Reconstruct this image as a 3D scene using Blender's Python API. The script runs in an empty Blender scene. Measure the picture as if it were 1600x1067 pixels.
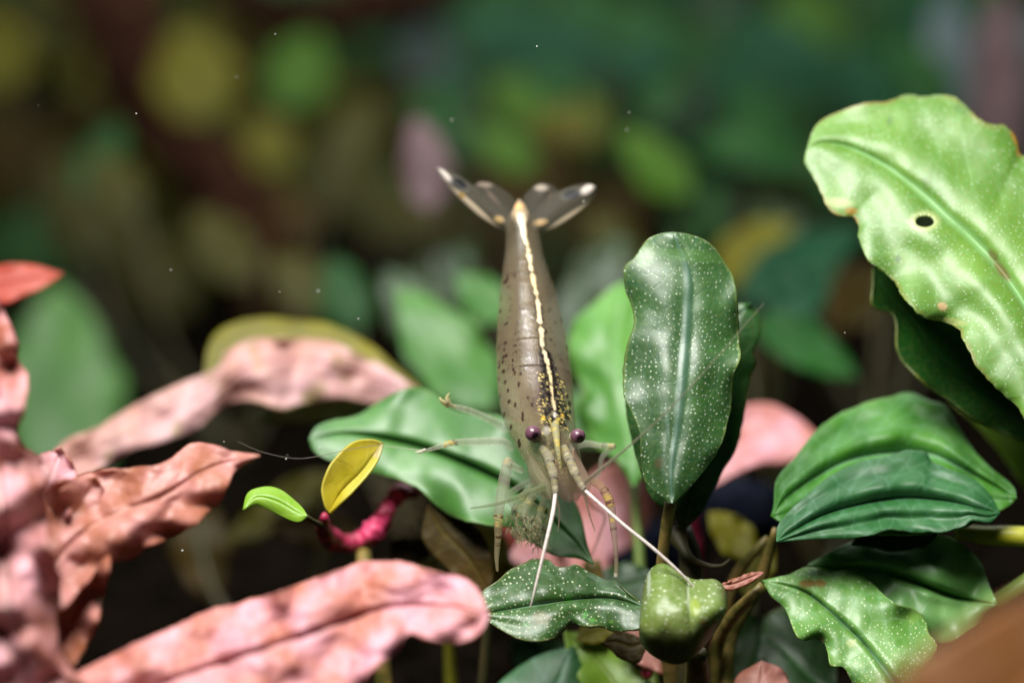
import bpy, math, random
import numpy as np
from mathutils import Vector, Matrix, noise
random.seed(7)
sc = bpy.context.scene
COL = sc.collection
R = math.radians

# ------------------------------------------------------------------ camera / light / exposure  (1 unit = 1 cm)
sc.unit_settings.system = 'METRIC'; sc.unit_settings.scale_length = 0.01
PITCH, DF, LENS = 12.0, 20.0, 85.0
cam_d = bpy.data.cameras.new('camera'); cam = bpy.data.objects.new('camera', cam_d); COL.objects.link(cam)
cam.location = (0, -DF*math.cos(R(PITCH)), DF*math.sin(R(PITCH)))
cam.rotation_euler = (R(90-PITCH), 0, 0)
cam_d.lens = LENS; cam_d.sensor_width = 36; cam_d.clip_start = .1; cam_d.clip_end = 500
cam_d.dof.use_dof = True; cam_d.dof.focus_distance = DF; cam_d.dof.aperture_fstop = 0.1
cam_d.dof.aperture_blades = 0
sc.camera = cam
w = bpy.data.worlds.new('World'); sc.world = w; w.use_nodes = True
w.node_tree.nodes['Background'].inputs[0].default_value = (.55, .75, 1, 1)
w.node_tree.nodes['Background'].inputs[1].default_value = .018
def lamp(name, loc, target, sx, sy, energy, col):
    l = bpy.data.lights.new(name, 'AREA'); l.shape = 'RECTANGLE'; l.size = sx; l.size_y = sy
    l.energy = energy; l.color = col
    o = bpy.data.objects.new(name, l); COL.objects.link(o); o.location = loc
    o.rotation_euler = (Vector(target)-Vector(loc)).to_track_quat('-Z', 'Y').to_euler()
    return o
lamp('aquarium_lamp', (-3, -5.5, 13.5), (0, -.5, 0), 9, 7, 7700, (1, .985, .94))
lamp('aquarium_lamp', (4, 26, 22), (3, 28, 0), 46, 16, 8800, (.94, 1, .96))  # second lamp, added deeper in to light the background plants
sc.view_settings.view_transform = 'Standard'; sc.view_settings.look = 'None'
sc.view_settings.exposure = 0; sc.view_settings.gamma = 1
sc.cycles.use_denoising = True
sc.cycles.max_bounces = 8; sc.cycles.transparent_max_bounces = 24
sc.cycles.sample_clamp_indirect = 4

# ------------------------------------------------------------------ helpers
CAMM = Matrix.Translation(cam.location) @ cam.rotation_euler.to_matrix().to_4x4()
CM = np.array(CAMM)
PX = 1600/(DF*36/LENS)                      # photo pixels per cm at the focus distance
def W(px, py, d):                           # a point of the place from where it is seen and how far it stands
    k = 36/LENS/1600
    p = np.array([(px-800)*k*d, -(py-533.5)*k*d, -d, 1.0])
    return (CM @ p)[:3]
def Wn(A):                                  # N x 3 -> N x 3
    k = 36/LENS/1600; A = np.asarray(A, float)
    P = np.stack([(A[:,0]-800)*k*A[:,2], -(A[:,1]-533.5)*k*A[:,2], -A[:,2], np.ones(len(A))], 1)
    return (P @ CM.T)[:, :3]
def lin(c):
    return tuple(((x/255)/12.92 if x/255 <= .04045 else ((x/255+.055)/1.055)**2.4) for x in c)
def cr(pts, n):                             # Catmull-Rom through the points, n samples even in arc length
    P = np.asarray(pts, float)
    if len(P) == 2: return P[0] + (P[1]-P[0])*np.linspace(0, 1, n)[:, None]
    Q = np.vstack([2*P[0]-P[1], P, 2*P[-1]-P[-2]]); out = []
    for i in range(1, len(Q)-2):
        t = np.linspace(0, 1, 14, endpoint=False)[:, None]
        a, b, c, e = Q[i-1], Q[i], Q[i+1], Q[i+2]
        out.append(.5*((2*b)+(-a+c)*t+(2*a-5*b+4*c-e)*t**2+(-a+3*b-3*c+e)*t**3))
    out = np.vstack(out+[P[-1:]])
    s = np.r_[0, np.cumsum(np.linalg.norm(np.diff(out[:, :2], axis=0), axis=1)+1e-9)]
    u = np.linspace(0, s[-1], n)
    return np.stack([np.interp(u, s, out[:, k]) for k in range(out.shape[1])], 1)
def nz(x, y, s=0.0):
    return noise.noise(Vector((x, y, s)))
def link(name, verts, faces, mat, parent=None, smooth=True, uvs=None, colr=None):
    me = bpy.data.meshes.new(name)
    me.from_pydata([tuple(v) for v in verts], [], [tuple(f) for f in faces])
    if uvs is not None:
        li = np.empty(len(me.loops), dtype=np.int32); me.loops.foreach_get('vertex_index', li)
        for nm, U in uvs.items():
            l = me.uv_layers.new(name=nm); l.data.foreach_set('uv', np.asarray(U, np.float32)[li].ravel())
    if colr is not None:
        for nm, Cc in colr.items():
            a = me.color_attributes.new(nm, 'FLOAT_COLOR', 'POINT'); a.data.foreach_set('color', np.asarray(Cc, np.float32).ravel())
    if smooth: me.polygons.foreach_set('use_smooth', [True]*len(me.polygons))
    me.materials.append(mat); me.update()
    o = bpy.data.objects.new(name, me); COL.objects.link(o)
    if parent is not None: o.parent = parent
    return o
def thing(name, label, cat, loc=(0,0,0), group=None, kind=None):
    o = bpy.data.objects.new(name, None); COL.objects.link(o); o.location = (0, 0, 0)
    o.empty_display_size = .2
    o['label'] = label; o['category'] = cat
    if group: o['group'] = group
    o['foot'] = tuple(float(v) for v in loc)
    return o
def tube(pts, rad, seg=10, cap=True):        # world points + radii -> verts, faces
    P = np.asarray(pts, float); n = len(P); rad = np.broadcast_to(rad, (n,))
    T = np.gradient(P, axis=0); T /= np.linalg.norm(T, axis=1)[:, None]+1e-12
    up = np.array([0, .3, 1.0]) if abs(T[0][2]) < .9 else np.array([1.0, 0, 0])
    V = []; a = np.linspace(0, 2*math.pi, seg, endpoint=False)
    n1 = np.cross(T[0], up); n1 /= np.linalg.norm(n1)
    for i in range(n):
        n1 = n1 - T[i]*np.dot(n1, T[i]); n1 /= np.linalg.norm(n1)+1e-12
        n2 = np.cross(T[i], n1)
        V.append(P[i]+rad[i]*(np.cos(a)[:, None]*n1+np.sin(a)[:, None]*n2))
    V = np.vstack(V); F = []
    for i in range(n-1):
        for j in range(seg):
            k = (j+1) % seg; F.append((i*seg+j, i*seg+k, (i+1)*seg+k, (i+1)*seg+j))
    if cap: F.append(tuple(range(seg))[::-1]); F.append(tuple((n-1)*seg+j for j in range(seg)))
    return V, F
def join(parts):
    V, F, o = [], [], 0
    for v, f in parts:
        V.append(np.asarray(v)); F += [tuple(i+o for i in g) for g in f]; o += len(v)
    return np.vstack(V), F
def ball(c, r, nu=16, nv=10, sq=(1, 1, 1)):
    V = []; F = []
    for i in range(nv+1):
        t = math.pi*i/nv
        for j in range(nu):
            p = 2*math.pi*j/nu
            V.append((c[0]+r*sq[0]*math.sin(t)*math.cos(p), c[1]+r*sq[1]*math.sin(t)*math.sin(p), c[2]+r*sq[2]*math.cos(t)))
    for i in range(nv):
        for j in range(nu):
            k = (j+1) % nu; F.append((i*nu+j, (i+1)*nu+j, (i+1)*nu+k, i*nu+k))
    return np.array(V), F

# ------------------------------------------------------------------ materials
class NT:
    def __init__(s, m):
        m.use_nodes = True; s.t = m.node_tree; s.t.nodes.clear()
    def n(s, typ, **kw):
        nd = s.t.nodes.new(typ)
        for k, v in kw.items():
            if k.startswith('_'): setattr(nd, k[1:], v)
            else:
                key = int(k[1:]) if k[0] == 'i' and k[1:].isdigit() else k.replace('__', ' ')
                s.set(nd.inputs[key], v)
        return nd
    def set(s, inp, v):
        if isinstance(v, bpy.types.NodeSocket): s.t.links.new(v, inp)
        elif isinstance(v, (tuple, list)) and len(v) == 3 and inp.type == 'RGBA': inp.default_value = (*v, 1)
        else: inp.default_value = v
    def math(s, op, a, b=None, c=None, clamp=False):
        nd = s.n('ShaderNodeMath', _operation=op, _use_clamp=clamp); s.set(nd.inputs[0], a)
        if b is not None: s.set(nd.inputs[1], b)
        if c is not None: s.set(nd.inputs[2], c)
        return nd.outputs[0]
    def mix(s, f, a, b):
        nd = s.n('ShaderNodeMix', _data_type='RGBA'); s.set(nd.inputs[0], f); s.set(nd.inputs[6], a); s.set(nd.inputs[7], b)
        return nd.outputs[2]
    def ramp(s, v, lo, hi, a=0.0, b=1.0):
        nd = s.n('ShaderNodeMapRange', _interpolation_type='SMOOTHSTEP'); s.set(nd.inputs[0], v)
        nd.inputs[1].default_value = lo; nd.inputs[2].default_value = hi; nd.inputs[3].default_value = a; nd.inputs[4].default_value = b
        return nd.outputs[0]
    def noise(s, vec, scale, detail=3, rough=.55, w=0):
        nd = s.n('ShaderNodeTexNoise', _noise_dimensions='3D'); s.set(nd.inputs['Vector'], vec)
        nd.inputs['Scale'].default_value = scale; nd.inputs['Detail'].default_value = detail; nd.inputs['Roughness'].default_value = rough
        return nd.outputs['Fac']
MATS = {}
def leaf_mat(name, c1, c2, mid=None, edge=None, dots=0.0, dens=.5, dotcol=(225, 235, 215), rough=.38, trans=.28, spec=.5,
             vein=.25, bump=.25, nscale=1.2, stain=None, stain_amt=.0, marks=False, tc=None, crinkle=0.0, coat=0.0, dscale=18, midw=.085):
    m = bpy.data.materials.new(name); g = NT(m)
    c1, c2 = lin(c1), lin(c2)
    uv = g.n('ShaderNodeUVMap', _uv_map='UVMap').outputs[0]; cmv = g.n('ShaderNodeUVMap', _uv_map='cm').outputs[0]
    xyz = g.n('ShaderNodeSeparateXYZ', Vector=uv)
    au = g.math('ABSOLUTE', g.math('MULTIPLY_ADD', xyz.outputs[0], 2.0, -1.0))
    v = xyz.outputs[1]
    sx = g.n('ShaderNodeSeparateXYZ', Vector=cmv)
    n1 = g.noise(cmv, nscale, 4)
    f = g.ramp(n1, .36, .66)
    col = g.mix(f, c1, c2)
    # fine cell mottling
    n2 = g.noise(cmv, 30, 3, .6)
    col = g.mix(g.ramp(n2, .35, .7, 0, .35), col, g.mix(.5, col, lin(edge) if edge else c2))
    # side veins sweeping towards the tip
    ph = g.math('SUBTRACT', g.math('MULTIPLY', sx.outputs[1], 3.1), g.math('MULTIPLY', g.math('ABSOLUTE', sx.outputs[0]), 2.6))
    wv = g.math('SINE', g.math('MULTIPLY', g.math('ADD', ph, g.math('MULTIPLY', n1, .9)), 6.283))
    wvf = g.ramp(wv, .75, 1.0)
    col = g.mix(g.math('MULTIPLY', wvf, vein), col, lin(mid) if mid else c2)
    if mid: col = g.mix(g.ramp(au, .03, midw, .7, 0), col, lin(mid))
    if edge:
        en = g.math('ADD', au, g.math('MULTIPLY', g.math('SUBTRACT', n2, .5), .05))
        col = g.mix(g.math('MULTIPLY', g.ramp(en, .93, .985, 0, .9), g.ramp(n1, .35, .6)), col, lin(edge))
    if stain:
        st = g.ramp(g.noise(cmv, 2.3, 5, .65), .60-stain_amt*.2, .68-stain_amt*.1)
        col = g.mix(g.math('MULTIPLY', st, min(1, .4+stain_amt)), col, lin(stain))
    rgh = g.math('MULTIPLY_ADD', n2, .22, rough-.1)
    vw = g.n('ShaderNodeVectorMath', _operation='ADD'); g.set(vw.inputs[0], cmv)
    nzc = g.n('ShaderNodeTexNoise'); g.set(nzc.inputs['Vector'], cmv); nzc.inputs['Scale'].default_value = 4
    sc_ = g.n('ShaderNodeVectorMath', _operation='SCALE'); g.set(sc_.inputs[0], nzc.outputs['Color']); sc_.inputs['Scale'].default_value = .22
    g.set(vw.inputs[1], sc_.outputs[0])
    ve = g.n('ShaderNodeTexVoronoi', _voronoi_dimensions='2D', _feature='DISTANCE_TO_EDGE'); g.set(ve.inputs['Vector'], vw.outputs[0]); ve.inputs['Scale'].default_value = 5.5
    net = g.ramp(ve.outputs['Distance'], .0, .09, 1, 0)
    if mid: col = g.mix(g.math('MULTIPLY', net, .16), col, lin(mid))
    hgt = g.math('ADD', g.math('MULTIPLY', g.math('SUBTRACT', n2, g.math('MULTIPLY', net, 1.6)), .12), g.math('MULTIPLY', wvf, -.35*vein))
    if crinkle:
        hgt = g.math('ADD', hgt, g.math('MULTIPLY', g.noise(cmv, 7, 5, .62), crinkle))
    if dots:
        vo = g.n('ShaderNodeTexVoronoi', _voronoi_dimensions='2D', _feature='F1'); g.set(vo.inputs['Vector'], cmv)
        vo.inputs['Scale'].default_value = dscale; vo.inputs['Randomness'].default_value = .85
        cs = g.n('ShaderNodeSeparateColor', Color=vo.outputs['Color'])
        dm = g.ramp(g.math('DIVIDE', vo.outputs['Distance'], g.math('MULTIPLY_ADD', cs.outputs[2], .75, .5)), .10, .22, 1, 0)
        big = g.ramp(g.noise(cmv, 1.3, 3), .40, .60)
        keep = g.math('LESS_THAN', cs.outputs[0], g.math('MULTIPLY_ADD', big, dens, dens*.35))
        notmid = g.ramp(au, .05, .12)
        dm = g.math('MULTIPLY', g.math('MULTIPLY', dm, keep), g.math('MULTIPLY', notmid, g.math('MULTIPLY_ADD', cs.outputs[1], .45*dots, .4*dots)))
        col = g.mix(dm, col, lin(dotcol)); hgt = g.math('ADD', hgt, g.math('MULTIPLY', dm, .5))
    if marks:
        at = g.n('ShaderNodeAttribute', _attribute_name='Mark'); col = g.mix(at.outputs['Alpha'], col, at.outputs['Color'])
    bp = g.n('ShaderNodeBump'); g.set(bp.inputs['Height'], hgt); bp.inputs['Strength'].default_value = bump; bp.inputs['Distance'].default_value = .02
    p = g.n('ShaderNodeBsdfPrincipled'); g.set(p.inputs['Base Color'], col); g.set(p.inputs['Roughness'], rgh)
    p.inputs['Specular IOR Level'].default_value = spec; p.inputs['Coat Weight'].default_value = coat; p.inputs['Coat Roughness'].default_value = .5; p.inputs['Coat IOR'].default_value = 1.65
    g.t.links.new(bp.outputs[0], p.inputs['Normal'])
    tr = g.n('ShaderNodeBsdfTranslucent'); g.set(tr.inputs['Color'], g.mix(.5, col, lin(tc) if tc else c2))
    mx = g.n('ShaderNodeMixShader'); mx.inputs[0].default_value = trans
    g.t.links.new(p.outputs[0], mx.inputs[1]); g.t.links.new(tr.outputs[0], mx.inputs[2])
    out = g.n('ShaderNodeOutputMaterial'); g.t.links.new(mx.outputs[0], out.inputs[0])
    MATS[name] = m; return m
def plain_mat(name, c1, c2=None, rough=.5, alpha=1.0, ns=3.0, sss=0.0, attr=None, spec=.5, bump=.15, bs=20, emis=None, bd=.03, trans=0.0):
    m = bpy.data.materials.new(name); g = NT(m)
    co = g.n('ShaderNodeTexCoord').outputs['Object']
    col = g.mix(g.ramp(g.noise(co, ns, 4), .35, .65), lin(c1), lin(c2 or c1))
    al = alpha
    if attr:
        at = g.n('ShaderNodeAttribute', _attribute_name=attr); col = at.outputs['Color']; al = at.outputs['Alpha']
    bp = g.n('ShaderNodeBump'); g.set(bp.inputs['Height'], g.noise(co, bs, 4, .6)); bp.inputs['Strength'].default_value = bump; bp.inputs['Distance'].default_value = bd
    p = g.n('ShaderNodeBsdfPrincipled'); g.set(p.inputs['Base Color'], col); p.inputs['Roughness'].default_value = rough
    p.inputs['Specular IOR Level'].default_value = spec
    p.inputs['Subsurface Weight'].default_value = sss; p.inputs['Subsurface Scale'].default_value = .15
    p.inputs['Subsurface Radius'].default_value = (1, .7, .5)
    g.t.links.new(bp.outputs[0], p.inputs['Normal'])
    g.set(p.inputs['Alpha'], al)
    res = p.outputs[0]
    if trans:
        tr = g.n('ShaderNodeBsdfTranslucent'); g.set(tr.inputs['Color'], col)
        mx = g.n('ShaderNodeMixShader'); mx.inputs[0].default_value = trans
        g.t.links.new(res, mx.inputs[1]); g.t.links.new(tr.outputs[0], mx.inputs[2]); res = mx.outputs[0]
    out = g.n('ShaderNodeOutputMaterial'); g.t.links.new(res, out.inputs[0])
    MATS[name] = m; return m

leaf_mat('centre_leaf', (24, 68, 22), (52, 96, 42), mid=(70, 106, 86), edge=(120, 140, 70), dots=0.6, dens=1.0, rough=.42, trans=.2, vein=.08, coat=0.6, marks=True, nscale=.9, dscale=25, midw=0.12)
leaf_mat('deep_green_leaf', (18, 66, 26), (40, 98, 40), mid=(86, 130, 84), edge=(128, 132, 62), rough=.4, trans=.22, vein=.12)  # deep green of the leaves set behind the front ones
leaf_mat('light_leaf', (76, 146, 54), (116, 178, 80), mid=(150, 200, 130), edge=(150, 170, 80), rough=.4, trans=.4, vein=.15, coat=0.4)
leaf_mat('big_leaf', (84, 138, 38), (120, 170, 62), mid=(140, 190, 120), edge=(150, 120, 60), dots=.8, dens=.75, rough=0.5, trans=.3, vein=.12, coat=0.8, marks=True, dotcol=(205, 230, 190), nscale=.7, dscale=26)
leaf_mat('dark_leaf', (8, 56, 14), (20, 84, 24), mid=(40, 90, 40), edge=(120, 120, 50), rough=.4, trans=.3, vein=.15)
leaf_mat('low_leaf', (26, 66, 20), (60, 100, 44), mid=(110, 146, 110), edge=(110, 110, 58), dots=0.75, dens=.9, dotcol=(235, 240, 205), rough=.36, trans=.2, vein=.12, coat=0.3, marks=True, dscale=26, spec=0.35)
leaf_mat('curl_leaf', (104, 132, 52), (132, 156, 92), mid=(190, 205, 165), edge=(180, 180, 120), dots=.9, dens=.7, dotcol=(240, 244, 215), rough=.38, trans=.3, vein=.05, coat=.2, marks=True)
leaf_mat('speck_leaf', (82, 138, 50), (122, 172, 86), mid=(160, 205, 165), edge=(140, 165, 80), dots=.9, dens=.95, dotcol=(235, 245, 200), rough=.4, trans=.3, vein=.1, coat=0.5, marks=True, dscale=26)
leaf_mat('right_leaf', (44, 112, 24), (88, 156, 46), mid=(134, 190, 140), edge=(110, 150, 70), rough=.5, trans=.35, vein=.12, coat=0.5, spec=0.35)
leaf_mat('pale_leaf', (70, 138, 58), (128, 178, 100), mid=(120, 170, 110), edge=(120, 160, 80), rough=.45, trans=.35, vein=.1, coat=0.5)
leaf_mat('soft_leaf', (52, 112, 30), (90, 150, 52), mid=(90, 140, 80), rough=.5, trans=.35, vein=.1, coat=0.3)
leaf_mat('teal_leaf', (22, 84, 34), (54, 116, 58), mid=(110, 160, 130), edge=(60, 100, 60), rough=.5, trans=.25, vein=.12, coat=0.5, spec=0.35)
leaf_mat('mid_leaf', (40, 100, 24), (76, 134, 50), mid=(60, 110, 66), edge=(110, 150, 80), rough=0.5, trans=.28, vein=.12, coat=0.7, nscale=0.8)
leaf_mat('yellow_leaf', (196, 180, 36), (212, 198, 74), mid=(140, 140, 20), edge=(200, 190, 90), rough=.42, trans=.4, vein=0.2, marks=True, nscale=3, stain=(120, 140, 20), stain_amt=0.3)
leaf_mat('lime_leaf', (124, 172, 40), (150, 192, 70), mid=(170, 190, 110), edge=(170, 180, 60), rough=.38, trans=.35, vein=0.03)
leaf_mat('pink_leaf', (148, 84, 62), (228, 172, 184), mid=(222, 180, 176), edge=(150, 84, 60), rough=0.5, trans=.25, vein=.1, crinkle=1.2, bump=.55, nscale=1.5, tc=(214, 150, 156), coat=0.2)
leaf_mat('rose_leaf', (188, 116, 98), (232, 172, 188), mid=(228, 176, 178), edge=(176, 110, 84), rough=0.5, trans=.28, vein=.06, crinkle=1.0, bump=.45, nscale=1.8, tc=(224, 164, 176), coat=0.12, spec=0.35)
leaf_mat('rust_leaf', (156, 94, 66), (212, 152, 148), mid=(200, 146, 130), edge=(150, 84, 60), rough=0.5, trans=.3, vein=.06, crinkle=1.2, bump=.5, nscale=2.0, tc=(210, 130, 100), coat=0.15)
leaf_mat('red_leaf', (176, 62, 46), (200, 90, 70), mid=(190, 90, 80), rough=.5, trans=.4, vein=.1)
leaf_mat('pink_olive_leaf', (204, 152, 138), (236, 196, 204), mid=(214, 160, 160), edge=(136, 144, 40), rough=.5, trans=.4, vein=.1, crinkle=.3, bump=.3, stain=(150, 146, 60), stain_amt=0.35, nscale=1.2)
leaf_mat('brown_leaf', (52, 44, 18), (84, 62, 26), mid=(90, 80, 30), edge=(70, 60, 26), rough=.5, trans=.25, vein=.2, crinkle=.6, bump=.5, spec=0.15)
leaf_mat('amber_leaf', (112, 66, 16), (134, 82, 26), mid=(160, 96, 30), rough=.6, trans=.3, vein=.1)
leaf_mat('back_green', (22, 78, 22), (46, 108, 36), mid=(60, 110, 60), rough=.5, trans=.35, vein=.1, spec=.3)
leaf_mat('back_teal', (14, 64, 36), (44, 96, 62), mid=(60, 110, 90), rough=.45, trans=.3, vein=.1, spec=0.2)
leaf_mat('back_olive', (64, 64, 2), (98, 92, 8), mid=(100, 100, 30), rough=.55, trans=.4, vein=.1, spec=.3)
leaf_mat('back_lime', (70, 116, 20), (96, 142, 40), mid=(100, 140, 50), rough=.5, trans=.4, vein=.1, spec=.3)
leaf_mat('back_yellow', (112, 108, 10), (142, 134, 24), mid=(150, 150, 60), rough=.5, trans=.4, vein=.1, spec=.3)
leaf_mat('back_grey', (78, 102, 104), (112, 130, 132), mid=(110, 130, 130), rough=.5, trans=.3, vein=.1, spec=.4)
leaf_mat('back_mauve', (100, 78, 80), (128, 102, 106), mid=(130, 100, 110), rough=.5, trans=.3, vein=.1, spec=.3)
leaf_mat('back_amber', (64, 48, 4), (84, 62, 8), mid=(90, 70, 20), rough=.6, trans=.4, vein=.1, spec=.2)
plain_mat('stem_tan', (84, 84, 34), (142, 120, 66), rough=.45, bs=9, bump=.4, ns=5)
plain_mat('stem_green', (96, 124, 44), (120, 140, 60), rough=.45)
plain_mat('stem_dark', (48, 52, 22), (70, 60, 30), rough=.6)
plain_mat('stem_yellow', (160, 160, 30), (176, 176, 60), rough=.45)
plain_mat('stem_red', (92, 8, 18), (206, 66, 108), rough=.4, ns=5, sss=.2, bump=.5, bs=9)
plain_mat('film', (130, 116, 92), (160, 130, 110), rough=.8, alpha=.12)
plain_mat('wood', (26, 12, 12), (66, 44, 32), rough=.9, spec=0, bump=.6, bs=4, bd=.1)
plain_mat('stone', (14, 16, 26), (30, 33, 44), rough=.9, spec=0, bump=.7, bs=6)
plain_mat('soil', (14, 11, 8), (24, 19, 14), rough=.95, bump=.9, bs=5, bd=.1, ns=2, spec=0)
plain_mat('panel', (6, 8, 7), (9, 11, 9), rough=.9, spec=0)
plain_mat('speck', (190, 190, 180), rough=.5)

# ------------------------------------------------------------------ leaf builder
GZ = -4.3
def leaf(parent, base, tip, Lp, Rp, Mp, mat, d=20.0, tilt=.4, tiltx=0.0, N=56, H=12, cup=0.0, groove=.02, ruf=.03, rn=5, nzamp=.03,
         ribs=0.0, name='leaf', thick=.022, marks=None, hole=None, serr=1.5, bend=0.0, label=None, seed=None, fold=0.0, fine=0.0):
    """outline seen from the camera + real depths; dd = extra distance of a point (third value)"""
    f3 = lambda p: (p[0], p[1], p[2] if len(p) > 2 else 0.0)
    Lc = cr([f3(base)]+[f3(p) for p in Lp]+[f3(tip)], N); Rc = cr([f3(base)]+[f3(p) for p in Rp]+[f3(tip)], N)
    Mc = cr([f3(base)]+[f3(p) for p in Mp]+[f3(tip)], N)
    sd = seed if seed is not None else random.random()*50
    cx, cy = Mc[N//2][:2]
    rows = []; U = []; MT = []
    length = np.r_[0, np.cumsum(np.linalg.norm(np.diff(Mc[:, :2], axis=0), axis=1))]/PX
    for i in range(N):
        v = i/(N-1); env = math.sin(math.pi*min(max(v, 0), 1))**.6
        for j in range(-H, H+1):
            u = j/H; E = Rc[i] if u > 0 else Lc[i]; a = abs(u)
            p = Mc[i]+(E-Mc[i])*a
            if a > .82 and serr:
                k = (a-.82)/.18
                dirv = (E-Mc[i])[:2]; ln = np.linalg.norm(dirv)+1e-6
                sr = serr*nz(length[i]*7, sd+u)+serr*.8*nz(length[i]*19, sd+3+u)
                p = p.copy(); p[:2] += dirv/ln*sr*k*env
            off = groove*math.exp(-(u/.07)**2)*env + cup*a*a*env + bend*(v-.5)**2*4 + fold*a*env
            off += ruf*a**3.6*math.sin(2*math.pi*rn*v+sd+(1.7 if u > 0 else 0)+2.2*nz(v*3, sd, u))*(.7+1.3*nz(v*5, sd+8, u*.5))*env
            off += ribs*math.cos(2*math.pi*1.5*a)*env*(1-a)*2
            off += nzamp*(nz(p[0]/75, p[1]/75, sd)+.22*nz(p[0]/32, p[1]/32, sd))*min(1, 4*env)
            if fine: off += fine*(nz(p[0]/15, p[1]/15, sd+9)+.5*nz(p[0]/7, p[1]/7, sd+4))
            D = d+p[2]+tilt*(cy-p[1])/PX+tiltx*(p[0]-cx)/PX+off
            rows.append((p[0], p[1], D)); U.append((u*.5+.5, v))
            MT.append((u*np.linalg.norm((E-Mc[i])[:2])/PX, length[i]))
    rows = np.array(rows); V = Wn(rows); M2 = 2*H+1
    F = []
    for i in range(N-1):
        for j in range(M2-1):
            a = i*M2+j; q = (a, a+1, a+M2+1, a+M2)
            if hole:
                c = rows[list(q)].mean(0)
                if ((c[0]-hole[0])/hole[2])**2+((c[1]-hole[1])/hole[3])**2 < 1: continue
            F.append(q)
    if hole:      # pull the rim of the hole onto its ellipse
        used = {}
        for q in F:
            for k in q: used[k] = used.get(k, 0)+1
        for k in range(len(rows)):
            i, j = divmod(k, M2)
            if 0 < i < N-1 and 0 < j < M2-1 and used.get(k, 0) < 4 and k in used:
                ex, ey = (rows[k][0]-hole[0])/hole[2], (rows[k][1]-hole[1])/hole[3]; r = math.hypot(ex, ey)
                if .7 < r < 1.5:
                    rr = rows[k].copy(); rr[0] = hole[0]+ex/r*hole[2]; rr[1] = hole[1]+ey/r*hole[3]; V[k] = Wn(rr[None])[0]
    cols = None
    if marks is not None:
        C = np.zeros((len(rows), 4))
        for (mx_, my_, rx, ry, ang, c, a) in marks:
            ca, sa = math.cos(R(ang)), math.sin(R(ang)); x, y = rows[:, 0]-mx_, rows[:, 1]-my_
            e = np.sqrt(((x*ca+y*sa)/rx)**2+((-x*sa+y*ca)/ry)**2)
            m = np.clip((1.25-e)/.5, 0, 1)*a; m = np.where(m > .02, m, 0)
            lc = np.array(lin(c)); k = m > C[:, 3]
            C[k, :3] = lc; C[k, 3] = m[k]
        cols = {'Mark': C}
    o = link(name, V, F, MATS[mat], parent, uvs={'UVMap': U, 'cm': MT}, colr=cols)
    s = o.modifiers.new('thick', 'SOLIDIFY'); s.thickness = thick; s.offset = 0
    if label: o['label'] = label
    return o
def sleaf(parent, b, t, w, mat, d=25.0, tilt=.6, tiltx=0.0, shape=.5, bow=0.0, stem=True, stem_mat='stem_dark', sr=.045, N=24, H=6, foot=None, **kw):
    """a leaf from its base, tip and width (photo pixels), outline from a smooth ovate profile"""
    b = np.array(b, float); t = np.array(t, float); ax = t-b; ln = np.linalg.norm(ax); ax /= ln; nr = np.array([-ax[1], ax[0]])
    L, Rr, M = [], [], []; ph = random.random()*6
    for k in range(1, 8):
        s = k/8; hw = w/2*(math.sin(math.pi*s**(.5+shape*.6))**.75)
        c = b+ax*ln*s+nr*bow*math.sin(math.pi*s)
        M.append(tuple(c)); L.append(tuple(c-nr*hw*(1+.07*math.sin(ph+k*1.9)))); Rr.append(tuple(c+nr*hw*(1+.07*math.sin(ph+k*2.3))))
    kw.setdefault('serr', 0); kw.setdefault('ruf', .08); kw.setdefault('nzamp', .08); kw.setdefault('rn', 3)
    o = leaf(parent, tuple(b), tuple(t), L, Rr, M, mat, d=d, tilt=tilt, tiltx=tiltx, N=N, H=H, **kw)
    if stem: petiole(parent, (b[0], b[1]), d+tilt*((b+t)[1]/2-b[1])/PX, stem_mat, sr, foot)
    return o
def petiole(parent, bpx, d, mat='stem_green', r=.05, foot=None, name='stem'):
    p0 = W(bpx[0], bpx[1], d)
    f = np.array(foot if foot is not None else parent['foot'], float)
    if f[2] == 0: f[2] = GZ
    mid = p0*.45+f*.55+np.array([(p0[0]-f[0])*.25, .1, -.1])
    P = cr([p0, p0*.75+mid*.25+np.array([0, 0, -.05]), mid, f-np.array([0, 0, .2])], 14)
    P = P[np.argsort(-P[:, 2])] if False else P
    v, fc = tube(P, np.linspace(r*.8, r*1.5, len(P)), 8)
    return link(name, v, fc, MATS[mat], parent)
def stem_px(parent, pts, r, mat, name='stem', seg=10, n=24):
    P = cr([(p[0], p[1], p[2]) for p in pts], n); v, f = tube(Wn(P), np.interp(np.linspace(0, 1, n), np.linspace(0, 1, len(r)), r), seg)
    return link(name, v, f, MATS[mat], parent)
def foot_of(px, py, d):
    p = W(px, py, d); return (p[0], p[1], GZ)
def T(ox, oy, s, pts):
    return [(ox+p[0]*s, oy+p[1]*s)+tuple(p[2:]) for p in pts]

# ------------------------------------------------------------------ the setting: soil, back panel
def sheet():
    nx, ny = 120, 120; V = []; F = []
    for j in range(ny):
        for i in range(nx):
            x = -46+92*i/(nx-1); y = -26+88*j/(ny-1)
            V.append((x, y, GZ-.1+.5*nz(x/7, y/7, 3)+.12*nz(x*1.3, y*1.3, 8)))
    for j in range(ny-1):
        for i in range(nx-1):
            a = j*nx+i; F.append((a, a+1, a+nx+1, a+nx))
    o = link('ground', V, F, MATS['soil']); o['kind'] = 'structure'
sheet()
V, F = [], []
for x0, x1, y0, y1, z0, z1 in ((-45, 45, 60, 60.4, -6, 26),):
    V = [(x, y, z) for x in (x0, x1) for y in (y0, y1) for z in (z0, z1)]
    F = [(0, 1, 3, 2), (4, 6, 7, 5), (0, 4, 5, 1), (2, 3, 7, 6), (0, 2, 6, 4), (1, 5, 7, 3)]
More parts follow.
